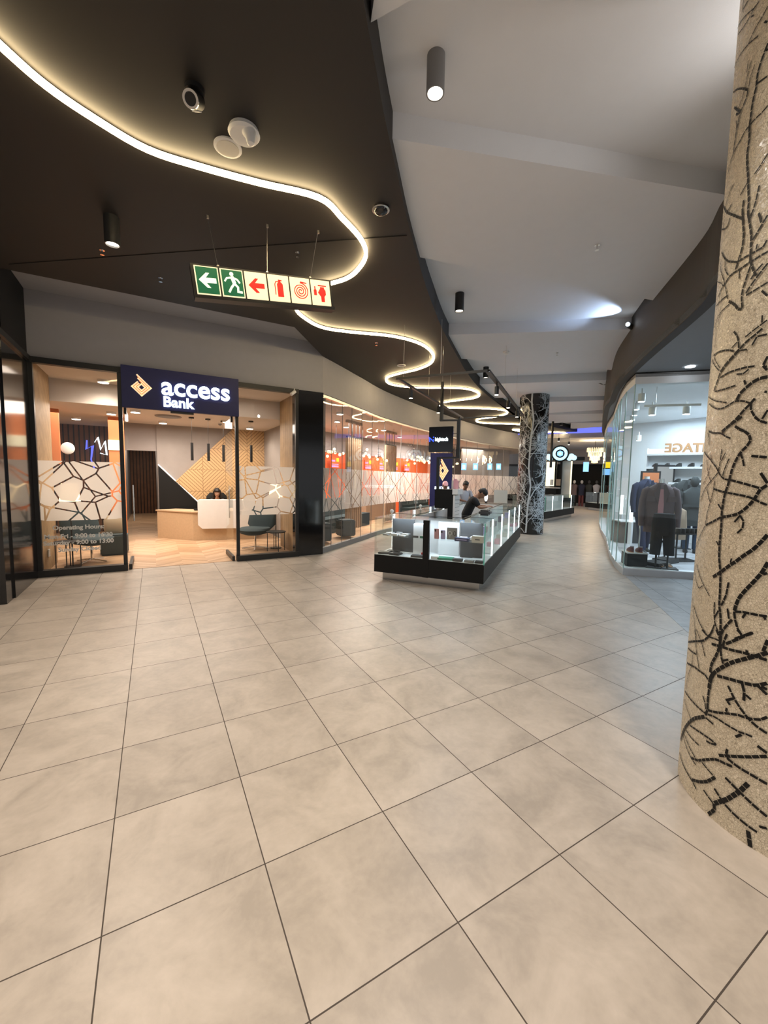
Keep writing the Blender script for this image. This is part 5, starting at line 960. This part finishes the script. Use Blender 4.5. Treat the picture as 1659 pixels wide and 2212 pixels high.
# shelves with shoes and a rail at the back
q = thing('shoe_shelf', 'white wall shelves with rows of dark shoes behind the black jacket', 'shelf', tuple(atd(1492, 1040, 13.2).xy) + (.13,), -1.2)
for z in (1.15, 1.55, 1.95, 2.3): MB().box(-1.0, 1.0, -.2, .2, z, z+.05).build('shelf_board', 'white_laminate', q)
MB().box(-1.02, -.97, -.2, .2, 0, 2.5).box(.97, 1.02, -.2, .2, 0, 2.5).build('side_panel', 'white_laminate', q); MB().box(-1, 1, .18, .2, 0, 2.5).build('back_panel', 'white_paint', q)
def shoe(m, parent=None, L=.28):
    mb = MB(); mb.loft([(0, 0, .0, .045, L/2), (0, .0, .03, .046, L/2), (0, -.02, .055, .042, L*.44), (0, -.06, .085, .034, L*.26), (0, -.085, .10, .030, L*.16)], 18, True); return mb
for zi, z in enumerate((1.20, 1.60, 2.0)):
    for k in range(7):
        loc = q.location; c, s_ = cos(-1.2), sin(-1.2); lx, ly = -.8+.26*k, -.02
        o = shoe('').build('shoe', ('black_leather', 'dark_grey', 'cloth_charcoal')[k % 3], None, True)
        o.location = (loc.x+lx*c-ly*s_, loc.y+lx*s_+ly*c, .13+z); o.rotation_euler = (0, 0, -1.2+.5); tag(o, 'dark shoe on the ' + ('lower', 'middle', 'upper')[zi] + ' white shelf, ' + ('first', 'second', 'third', 'fourth', 'fifth', 'sixth', 'seventh')[k] + ' from the left', 'shoe', 'shoes on the white wall shelves')
# shoe box with burgundy shoes, sandals
P = Vector((8.02, 4.36)); RZ = -.75
q = thing('display_plinth', 'low black display plinth with a white top by the glass corner', 'display stand', (P.x, P.y, .13), RZ)
MB().box(-.17, .17, -.17, .17, 0, .24).build('body', 'black_matte', q); MB().box(-.18, .18, -.18, .18, .24, .255).build('plinth_top', 'white_laminate', q)
for s_, lab in ((-1, 'left burgundy shoe on the low black plinth'), (1, 'right burgundy shoe on the low black plinth')):
    o = thing('burgundy_shoe', lab, 'shoe', (P.x+s_*.075*cos(RZ), P.y+s_*.075*sin(RZ), .386), RZ, 'pair of burgundy shoes'); shoe('').build('upper', 'burgundy_leather', o, True); MB().loft([(0, 0, -.0, .048, .145), (0, 0, .014, .048, .145)], 18).build('sole', 'tan_leather', o)
    MB().loft([(0, -.085, .10, .030, .045), (0, -.085, .115, .033, .05)], 16, False).build('collar', 'cloth_grey', o)
P = Vector((8.36, 3.98))
for s_, lab in ((-1, 'left tan sandal on the shop window floor'), (1, 'right tan sandal on the shop window floor')):
    o = thing('tan_sandal', lab, 'shoe', (P.x+s_*.07*cos(RZ), P.y+s_*.07*sin(RZ), .13), RZ-.1, 'pair of tan sandals'); MB().loft([(0, 0, 0, .045, .13), (0, 0, .03, .045, .13)], 18).build('sole', 'tan_leather', o, True)
    for yy in (-.06, .0, .07): MB().tube([(-.045, yy, .03), (0, yy, .075), (.045, yy, .03)], .009, 6).build('strap', 'cream_card', o)
# garments on stands
def jacket(q, m, shirt, z0, z1, w, op=.05, arms=True):
    h = z1-z0
    jb = MB().loft([(0, 0, z0, w*.50, .13), (0, 0, z0+h*.35, w*.48, .135), (0, 0, z0+h*.7, w*.52, .14), (0, .0, z1-.14, w*.47, .12), (0, .005, z1-.085, w*.38, .10), (0, .01, z1-.035, w*.22, .08), (0, .01, z1, .07, .065)], 28, False, sq=.9).build('jacket_body', m, q, True)
    if arms:
        for s_ in (-1, 1): MB().tube([(s_*w*.36, 0, z1-.115), (s_*w*.48, 0, z1-.16), (s_*w*.56, -.01, z1-.34), (s_*w*.60, -.03, z1-.52), (s_*w*.59, -.07, z0+h*.12)], .07, 12, True, radii=[.060, .070, .064, .058, .048]).build('sleeve', m, q, True)
    MB().box(-op, op, -.148, -.13, z0+.02, z1-.12).build('shirt_front', shirt, q)
    for s_ in (-1, 1):
        MB().prism([(s_*op, z1-.42), (s_*.13, z1-.20), (s_*.06, z1-.02), (s_*.02, z1-.04)], -.01, .0, Matrix.Translation((0, -.142, 0)) @ Matrix(((1, 0, 0, 0), (0, 0, 1, 0), (0, 1, 0, 0), (0, 0, 0, 1)))).build('lapel', m, jb)
        MB().box(s_*w*.27-.07, s_*w*.27+.07, -.158, -.142, z0+.14, z0+.19).build('pocket_flap', m, jb)
def mann(px, d, rz, lab, cat='mannequin'): P = atd(px, 1100, d); return thing('mannequin', lab, cat, (P.x, P.y, .13), rz)
q = mann(1424, 9.55, -.95, 'headless torso stand in an open mauve-brown jacket over a pink shirt'); jacket(q, 'cloth_mauve', 'pink', .62, 1.58, .50, .045)
MB().box(.10, .24, -.165, -.15, 1.22, 1.32).box(-.24, -.10, -.165, -.15, 1.22, 1.32).build('chest_pocket', 'cloth_mauve', q)
MB().cyl(0, 0, .02, .66, .014, seg=10).build('pole', 'black_metal', q); MB().box(-.16, .16, -.14, .14, 0, .025).build('foot', 'black_metal', q); MB().loft([(0, 0, 1.55, .055, .05), (0, 0, 1.64, .05, .05), (0, 0, 1.66, .0501, .05)], 16).build('neck_cap', 'chrome', q, True)
q = mann(1436, 9.05, -.95, 'half form in black trousers cut off above the knee, nearest the glass')
MB().loft([(0, 0, .62, .175, .11), (0, 0, .80, .19, .12), (0, 0, 1.02, .165, .105)], 24, True).build('trousers_top', 'cloth_black', q, True)
for s_ in (-1, 1): MB().loft([(s_*.11, -.02, .26, .085, .09), (s_*.10, -.01, .45, .09, .10), (s_*.09, 0, .70, .095, .105)], 18).build('trouser_leg', 'cloth_black', q, True)
MB().cyl(-.08, 0, .02, .3, .016, seg=10).cyl(.10, 0, .02, .3, .016, seg=10).build('pole', 'black_metal', q); MB().box(-.24, -.0, -.10, .14, 0, .022).box(.02, .26, -.10, .14, 0, .022).build('foot', 'black_metal', q)
q = mann(1393, 11.0, -.6, 'mannequin in a navy suit stepping forward behind the mauve jacket'); jacket(q, 'cloth_navy', 'cloth_charcoal', .80, 1.66, .48, .04)
for s_, f in ((-1, -.22), (1, .12)):
    MB().loft([(s_*.12, f, .08, .07, .08), (s_*.11, f*.6, .45, .08, .09), (s_*.10, 0, .85, .11, .12)], 18).build('trouser_leg', 'cloth_navy', q, True); o = shoe('').build('shoe', 'black_leather', q, True); o.location = (s_*.12, f-.05, .01); o.rotation_euler = (0, 0, pi)
MB().cyl(0, 0, 1.64, 1.72, .05).build('neck', 'white_plastic', q, True); MB().box(.06, .16, -.16, -.145, 1.36, 1.38).build('pocket_square', 'white_card', q)
q = mann(1497, 11.6, 2.1, 'mannequin in a long charcoal coat and jeans seen from behind, beside the mosaic column')
MB().loft([(0, 0, .62, .25, .16), (0, 0, .95, .20, .13), (0, 0, 1.15, .19, .12), (0, 0, 1.36, .24, .12), (0, 0, 1.45, .12, .08), (0, 0, 1.50, .06, .06)], 24, True).build('coat', 'cloth_charcoal', q, True)
MB().box(-.2, .2, -.15, -.12, 1.05, 1.10).box(-.2, .2, .12, .15, 1.05, 1.10).build('coat_belt', 'cloth_charcoal', q)
for s_ in (-1, 1):
    MB().tube([(s_*.22, 0, 1.38), (s_*.34, .02, 1.18), (s_*.25, -.1, .98)], .06, 12, True, radii=[.065, .06, .045]).build('sleeve', 'cloth_charcoal', q, True)
    MB().loft([(s_*.09, 0, .08, .06, .07), (s_*.10, 0, .4, .075, .08), (s_*.10, 0, .7, .09, .10)], 16).build('trouser_leg', 'denim', q, True); o = shoe('').build('shoe', 'black_leather', q, True); o.location = (s_*.09, .03, .01)
MB().sph(0, 0, 1.62, .085, .10, .125).build('head', 'cloth_charcoal', q, True)
q = mann(1478, 12.2, -.8, 'headless torso in a black jacket in front of the shoe shelves'); jacket(q, 'cloth_charcoal', 'cloth_black', .75, 1.66, .50, .03); MB().cyl(0, 0, .02, .8, .016, seg=10).build('pole', 'black_metal', q); MB().box(-.15, .15, -.15, .15, 0, .02).build('foot', 'black_metal', q)
q = mann(1461, 11.0, -.7, 'headless torso with a beige checked coat behind the trouser form'); MB().loft([(0, 0, .35, .25, .14), (0, 0, .75, .22, .13), (0, 0, .98, .20, .12), (0, 0, 1.05, .08, .07)], 22, True).build('coat', 'wood_slat', q, True); MB().cyl(0, 0, 0, .4, .016).build('pole', 'black_metal', q)
q = thing('display_table', 'small black frame table with dark accessories in the shop', 'table', tuple(atd(1474, 1150, 10.3).xy) + (.13,), -.5)
for x in (-.22, .22):
    for y in (-.16, .16): MB().box(x-.012, x+.012, y-.012, y+.012, 0, .55).build('leg', 'black_metal', q)
MB().box(-.24, .24, -.18, .18, .55, .57).box(-.24, .24, -.18, .18, 0, .02).build('table_top', 'black_metal', q)
for k in range(5):
    o = shoe('').build('shoe', ('black_leather', 'dark_grey')[k % 2], None, True); P = q.location; o.location = (P.x-.18+.09*k, P.y+.05-.04*k, .70); o.rotation_euler = (0, 0, -.4); tag(o, ('first', 'second', 'third', 'fourth', 'fifth')[k] + ' dark slipper from the left on the small black frame table', 'shoe', 'slippers on the frame table')
q = thing('clothes_rack', 'chrome clothes rail with a grey coat in the shop window', 'clothes rack', tuple(atd(1404, 1150, 9.9).xy) + (.13,), -.9); MB().tube([(-.18, 0, 0), (-.18, 0, .95), (.18, 0, .95), (.18, 0, 0)], .013, 8).build('rail_frame', 'chrome', q); MB().box(-.20, .20, -.12, .12, 0, .02).build('foot', 'white_laminate', q)
q = thing('display_plinth', 'dark grey display block behind the side glass', 'display stand', (11.0, 6.1, .13), -.6); MB().box(-.4, .4, -.25, .25, 0, .55, bev=.01).build('body', 'dark_grey', q); MB().box(-.42, .42, -.27, .27, .55, .58).build('plinth_top', 'white_laminate', q)
for k, (px, d) in enumerate(((1420, 10.2), (1440, 10.6))):
    P = atd(px, 1180, 9.3+.5*k); tag(MB().box(P.x-.2, P.x+.2, P.y-.15, P.y+.15, .13, .16+.05, mtx=None).build('display_board', 'black_metal'), ('lower', 'upper')[k] + ' black flat display board behind the trouser form', 'display stand')
q = thing('standing_mirror', 'tall black-framed mirror turned behind the mauve jacket', 'mirror', tuple(atd(1432, 1060, 13.0).xy) + (.13,), -.5); MB().box(-.26, .26, -.03, .05, .0, 2.05).build('mirror_frame', 'black_metal', q); MB().box(-.21, .21, -.036, -.03, .06, 2.0).build('mirror_glass', 'chrome', q)
q = thing('framed_poster', 'orange and dark framed poster behind the mannequins', 'poster', tuple(atd(1405, 1030, 12.3).xy) + (1.5,), -.8); MB().box(-.22, .22, -.02, .02, 0, .5).build('poster_frame', 'black_metal', q); MB().box(-.18, .18, -.03, -.02, .04, .46).build('picture', 'orange_panel', q)
q = thing('reflected_lettering', 'reversed letters standing in for a sign reflected in the shop glass', 'lettering', tuple(atd(1502, 968, 11.3)), -.96+pi)  # solid letters put in for the glass reflection of a sign
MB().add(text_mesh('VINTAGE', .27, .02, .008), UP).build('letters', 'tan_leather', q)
for k, (x, y) in enumerate(((10.6, 5.9), (12.9, 7.5))):
    q = thing('light_column', ('nearer', 'further')[k] + ' upright white light bar behind the side glass', 'lamp', (x, y, .7)); MB().box(-.03, .03, -.03, .03, 0, .6).build('light_post', 'led_cool', q); MB().box(-.04, .04, -.04, .04, -.57, 0).build('stand', 'white_laminate', q)
def wallspot(px, py, d, lab):
    P = atd(px, py, d); q = thing('wall_spotlight', lab, 'spotlight', tuple(P), .2); MB().cyl(0, 0, -.10, .10, .045, mtx=Matrix.Rotation(pi/2, 4, 'Y')).build('housing', 'black_metal', q, True); MB().cyl(0, 0, -.12, -.10, .03, mtx=Matrix.Rotation(pi/2, 4, 'Y')).build('lamp_lens', 'lamp_cool', q); MB().tube([(.0, 0, 0), (.16, -.02, .0)], .012).sph(.18, -.03, 0, .05).build('arm', 'black_metal', q); return P
P = wallspot(1361, 704, 8.42, 'black uplight on the dark bulkhead at the end of the raft'); L_ = spot(P.x-.15, P.y, P.z, 60, (.55, .72, 1.0), 75, .6, .02, (0, radians(108), radians(-8)+pi))
L_.rotation_euler = Vector((-1.0, .45, .42)).to_track_quat('-Z', 'Y').to_euler()
q = thing('wall_spotlight', 'black uplight behind the top of the mosaic column, washing the pale ceiling', 'spotlight', (3.72, .78, 3.95), .2); MB().cyl(0, 0, -.10, .10, .045, mtx=Matrix.Rotation(pi/2, 4, 'Y')).build('housing', 'black_metal', q, True); MB().tube([(.0, 0, 0), (.16, -.02, .0)], .012).build('arm', 'black_metal', q)
L_ = spot(3.58, .80, 4.0, 34, (1, .93, .86), 140, .9, .05); L_.rotation_euler = Vector((-1.0, .55, .62)).to_track_quat('-Z', 'Y').to_euler()
wallspot(1298, 826, 12.9, 'second black uplight on the dark bulkhead'); wallspot(1298, 868, 16.5, 'third black uplight on the dark bulkhead')
sprinkler(*atz(1492, 818, 3.66).xy, 3.66, 'sprinkler head on the grey soffit before the clothes shop')
q = thing('flush_downlight', 'thin lit flush light on the grey soffit', 'ceiling light', tuple(atz(1491, 792, 3.655))); MB().cyl(0, 0, -.008, .005, .07).build('diffuser', 'lamp_cool', q)
# small white spotlight above the bank pier
spot(*atz(1475, 805, 3.655).xy, 3.63, 110, COOL, 150, .9, .05); spot(6.3, 1.8, 3.63, 70, COOL, 150, .9, .05)  # beam of the soffit light, and one added unseen to brighten the kerb
q = thing('corner_spotlight', 'small white adjustable spotlight at the top corner of the right bank window', 'spotlight', (2.56, 8.40, 3.44), .3); MB().cyl(0, 0, -.07, .05, .035, mtx=Matrix.Rotation(.9, 4, 'Y')).build('housing', 'white_plastic', q, True); MB().tube([(0, 0, .02), (.05, .03, .09)], .01).build('arm', 'white_plastic', q)

# ------------------------------------------------------------------ people
def skin(verts, edges, rad, mtx=None, sub=2):
    me = bpy.data.meshes.new('s'); me.from_pydata(verts, edges, []); o = bpy.data.objects.new('s', me); COL.objects.link(o)
    m = o.modifiers.new('k', 'SKIN'); sd = me.skin_vertices[0].data
    for i, r_ in enumerate(rad): sd[i].radius = (r_, r_) if isinstance(r_, (int, float)) else r_
    sd[0].use_root = True
    s_ = o.modifiers.new('u', 'SUBSURF'); s_.levels = sub; s_.render_levels = sub
    bpy.context.view_layer.update(); out = bpy.data.meshes.new_from_object(o.evaluated_get(bpy.context.evaluated_depsgraph_get()))
    bpy.data.objects.remove(o); return out
def person(loc, rz, label, J, shirt, skinm, trousers='cloth_black', hair='hair_black', cap=None, longhair=False, legs=True, sleeve=.45, beard=False):
    # J: joints in local metres, facing -y
    q = thing('person', label, 'person', loc, rz)
    b = MB(); V = Vector
    def chain(pts, rad):
        me = skin([tuple(p) for p in pts], [(i, i+1) for i in range(len(pts)-1)], rad); b.add(me); bpy.data.meshes.remove(me)
    hip, chest, neck, head = V(J['hip']), V(J['chest']), V(J['neck']), V(J['head'])
    chain([hip, (hip+chest)/2, chest, neck, (neck+head)/2], [(.145, .10), (.13, .095), (.155, .10), .055, .05])
    fd_ = V(J.get('look', (0, -1, 0))).normalized(); up = (head-neck).normalized(); side = fd_.cross(up).normalized(); fd2 = up.cross(side).normalized()
    HM = Matrix((( side.x, -fd2.x, up.x, head.x), (side.y, -fd2.y, up.y, head.y), (side.z, -fd2.z, up.z, head.z), (0, 0, 0, 1)))   # local: x side, -y face, z up
    h = MB(); h.loft([(0, -.02, -.115, .030, .035), (0, -.025, -.095, .048, .060), (0, -.012, -.05, .066, .085), (0, 0, 0, .074, .094), (0, .006, .05, .074, .094), (0, .01, .09, .055, .072), (0, .012, .112, .022, .03)], 20)
    h.loft([(0, -.088, .012, .008, .008), (0, -.100, -.012, .012, .012), (0, -.108, -.028, .015, .013), (0, -.092, -.036, .012, .01)], 10); h.sph(-.076, .01, -.005, .012, .02, .032).sph(.076, .01, -.005, .012, .02, .032); h.sph(0, -.086, -.062, .024, .012, .009).sph(0, -.075, -.098, .026, .022, .018)
    bmesh.ops.transform(h.bm, matrix=HM, verts=h.bm.verts); me = bpy.data.meshes.new('h'); h.bm.to_mesh(me); h.bm.free(); b.add(me); bpy.data.meshes.remove(me)
    for s_ in ('l', 'r'):
        sh_, el, wr = V(J['sh'+s_]), V(J['el'+s_]), V(J['wr'+s_]); chain([sh_, (sh_+el)/2, el, (el+wr)/2, wr], [.055, .048, .040, .036, .026])
        d = (wr-el).normalized(); n_ = V((0, 0, -1)); n_ = (n_-d*n_.dot(d)).normalized(); c_ = d.cross(n_); pm = wr+d*.05
        chain([wr, pm, wr+d*.085], [(.024, .018), (.036, .016), (.034, .014)])
        for k, L_ in enumerate((.062, .072, .068, .052)):
            o_ = c_*(-.026+.0175*k); a0 = wr+d*.085+o_; chain([a0, a0+d*L_*.5+n_*.008, a0+d*L_*.85+n_*.030], [.0092, .0085, .0072])
        t0 = wr+d*.03-c_*.028*(1 if s_ == 'l' else -1); chain([t0, t0+d*.03-c_*.022*(1 if s_ == 'l' else -1), t0+d*.06-c_*.018*(1 if s_ == 'l' else -1)+n_*.01], [.012, .010, .008])
    if legs:
        for s_ in ('l', 'r'):
            kn, an = V(J['kn'+s_]), V(J['an'+s_]); hp = hip+V((.09 if s_ == 'l' else -.09, 0, -.03)); chain([hp, (hp+kn)/2, kn, (kn+an)/2, an, an+V((0, -.16, -.03))], [.095, .078, .058, .052, .040, (.045, .03)])
    o = b.build('body', skinm, q, 2); rm = o.modifiers.new('remesh', 'REMESH'); rm.mode = 'VOXEL'; rm.voxel_size = .0075; rm.use_smooth_shade = True
    sm = o.modifiers.new('smooth', 'SMOOTH'); sm.iterations = 2; sm.factor = .4
    e = MB(); e.sph(-.030, -.083, .008, .012, .008, .008).sph(.030, -.083, .008, .012, .008, .008); e.build('eyes', 'eye_white', q, True, HM); e = MB(); e.sph(-.030, -.0905, .008, .005).sph(.030, -.0905, .008, .005).box(-.045, -.016, -.094, -.086, .024, .030).box(.016, .045, -.094, -.086, .024, .030); e.build('pupils_and_brows', 'hair_black', q, True, HM); e = MB(); e.sph(0, -.0965, -.062, .020, .005, .006); e.build('mouth', 'lips', q, True, HM)
    hr = MB()
    if cap: hr.loft([(0, .008, .035, .086, .105), (0, .01, .085, .078, .095), (0, .012, .125, .045, .055), (0, .012, .132, .01, .012)], 22); hr.loft([(0, -.11, .035, .06, .06), (0, -.11, .045, .058, .058)], 18); hr.build('cap', cap, q, True, HM)
    else:
        hr.loft([(0, .045, -.045, .070, .060), (0, .032, .0, .082, .080), (0, .012, .045, .086, .102), (0, .004, .085, .078, .098), (0, .006, .12, .050, .066), (0, .006, .134, .012, .018)], 24)
        if longhair:
            for s_ in (-1, 1): hr.loft([(s_*.066, .02, .06, .030, .06), (s_*.086, .015, -.03, .030, .055), (s_*.092, .0, -.12, .034, .05), (s_*.085, -.02, -.22, .03, .04), (s_*.08, -.03, -.27, .012, .02)], 14)
            hr.loft([(0, .06, .05, .07, .05), (0, .07, -.1, .085, .04), (0, .06, -.24, .07, .03)], 18)
        hr.build('hair', hair, q, True, HM)
    if beard: MB().loft([(0, -.03, -.122, .036, .045), (0, -.03, -.10, .056, .068), (0, -.018, -.07, .070, .078)], 18, True).build('beard', hair, q, True, HM)
    c = MB()
    def cl(pts, rad): me = skin([tuple(p) for p in pts], [(i, i+1) for i in range(len(pts)-1)], rad); c.add(me); bpy.data.meshes.remove(me)
    cl([hip+V((0, 0, -.06)), hip, (hip+chest)/2, chest, chest+(neck-chest)*.6, neck-(neck-chest)*.12], [(.165, .125), (.168, .125), (.155, .118), (.180, .125), (.12, .085), (.066, .066)])
    for s_ in ('l', 'r'):
        sh_, el, wr = V(J['sh'+s_]), V(J['el'+s_]), V(J['wr'+s_]); end = el if sleeve > .9 else sh_+(el-sh_)*1.0
        cl([chest+(sh_-chest)*.55, sh_, (sh_+el)/2] + ([sh_+(el-sh_)*.9] if sleeve < 1 else [el, (el+wr)/2, wr-(wr-el)*.06]), [.085, .078, .068] + ([.064] if sleeve < 1 else [.058, .050, .042]))
    o = c.build('shirt', shirt, q, 2); rm = o.modifiers.new('remesh', 'REMESH'); rm.mode = 'VOXEL'; rm.voxel_size = .012; rm.use_smooth_shade = True
    if legs:
        c = MB()
        for s_ in ('l', 'r'):
            kn, an = V(J['kn'+s_]), V(J['an'+s_]); hp = hip+V((.09 if s_ == 'l' else -.09, 0, 0)); cl([hp, hp+V((0, 0, -.06)), (hp+kn)/2, kn, (kn+an)/2, an+V((0, 0, .03))], [.11, .112, .09, .072, .066, .058])
        o = c.build('trousers', trousers, q, 2); rm = o.modifiers.new('remesh', 'REMESH'); rm.mode = 'VOXEL'; rm.voxel_size = .014; rm.use_smooth_shade = True
        for s_ in ('l', 'r'): an = V(J['an'+s_]); MB().loft([(an.x, an.y-.06, .0, .05, .14), (an.x, an.y-.06, .05, .05, .14), (an.x, an.y-.02, .09, .045, .08)], 18).build('shoe', 'black_leather', q, True)
    return q
# the man leaning over the long side of the kiosk
P = kp(3.1, .86)
person((P.x, P.y, 0), KA+.30, 'man with black hair in a black T-shirt leaning over the glass counter of the kiosk',
       {'hip': (0, .10, .93), 'chest': (0, -.02, 1.20), 'neck': (0, -.11, 1.345), 'head': (0, -.235, 1.405), 'look': (0, -.80, -.62),
        'shl': (.19, -.05, 1.28), 'ell': (.24, -.16, 1.10), 'wrl': (.15, -.36, 1.115), 'shr': (-.19, -.05, 1.28), 'elr': (-.24, -.16, 1.10), 'wrr': (-.12, -.36, 1.115),
        'knl': (.10, .06, .50), 'anl': (.10, .10, .07), 'knr': (-.10, .06, .50), 'anr': (-.10, .10, .07)}, 'cloth_black', 'skin_brown')
# receptionist
person((1.55, 12.30, 0), radians(-9), 'seated receptionist with long black hair in a cream top behind the white counter',
       {'hip': (0, .12, .60), 'chest': (0, .05, .90), 'neck': (0, .02, 1.08), 'head': (0, -.03, 1.23), 'look': (0, -1, -.28),
        'shl': (.17, .03, 1.01), 'ell': (.22, -.08, .80), 'wrl': (.12, -.28, .80), 'shr': (-.17, .03, 1.01), 'elr': (-.22, -.08, .80), 'wrr': (-.12, -.28, .80),
        'knl': (.10, -.30, .56), 'anl': (.10, -.28, .07), 'knr': (-.10, -.30, .56), 'anr': (-.10, -.28, .07)}, 'cloth_cream', 'skin_brown', longhair=True, sleeve=1)
P = atd(1003, 1060, 12.9)
person((P.x, P.y, 0), -.2, 'man in a grey shirt standing behind the kiosk totem, looking down at his hands',
       {'hip': (0, .04, .92), 'chest': (0, .0, 1.25), 'neck': (0, -.02, 1.42), 'head': (0, -.08, 1.54), 'look': (0, -1, -.5),
        'shl': (.20, .0, 1.35), 'ell': (.25, -.06, 1.10), 'wrl': (.05, -.25, 1.06), 'shr': (-.20, .0, 1.35), 'elr': (-.25, -.06, 1.10), 'wrr': (-.05, -.25, 1.04),
        'knl': (.10, .02, .50), 'anl': (.10, .05, .07), 'knr': (-.10, .02, .50), 'anr': (-.10, .05, .07)}, 'cloth_grey', 'skin_dark')
P = atd(961, 1060, 12.4)
person((P.x, P.y, 0), -.5, 'man in a pale cap whose head shows over the kiosk totem',
       {'hip': (0, .04, .90), 'chest': (0, .0, 1.22), 'neck': (0, -.02, 1.39), 'head': (0, -.05, 1.52), 'look': (0, -1, -.15),
        'shl': (.19, .0, 1.32), 'ell': (.25, -.02, 1.06), 'wrl': (.22, -.20, .92), 'shr': (-.19, .0, 1.32), 'elr': (-.25, -.02, 1.06), 'wrr': (-.22, -.20, .92),
        'knl': (.10, .02, .50), 'anl': (.10, .05, .07), 'knr': (-.10, .02, .50), 'anr': (-.10, .05, .07)}, 'cloth_grey', 'skin_dark', cap='pink')
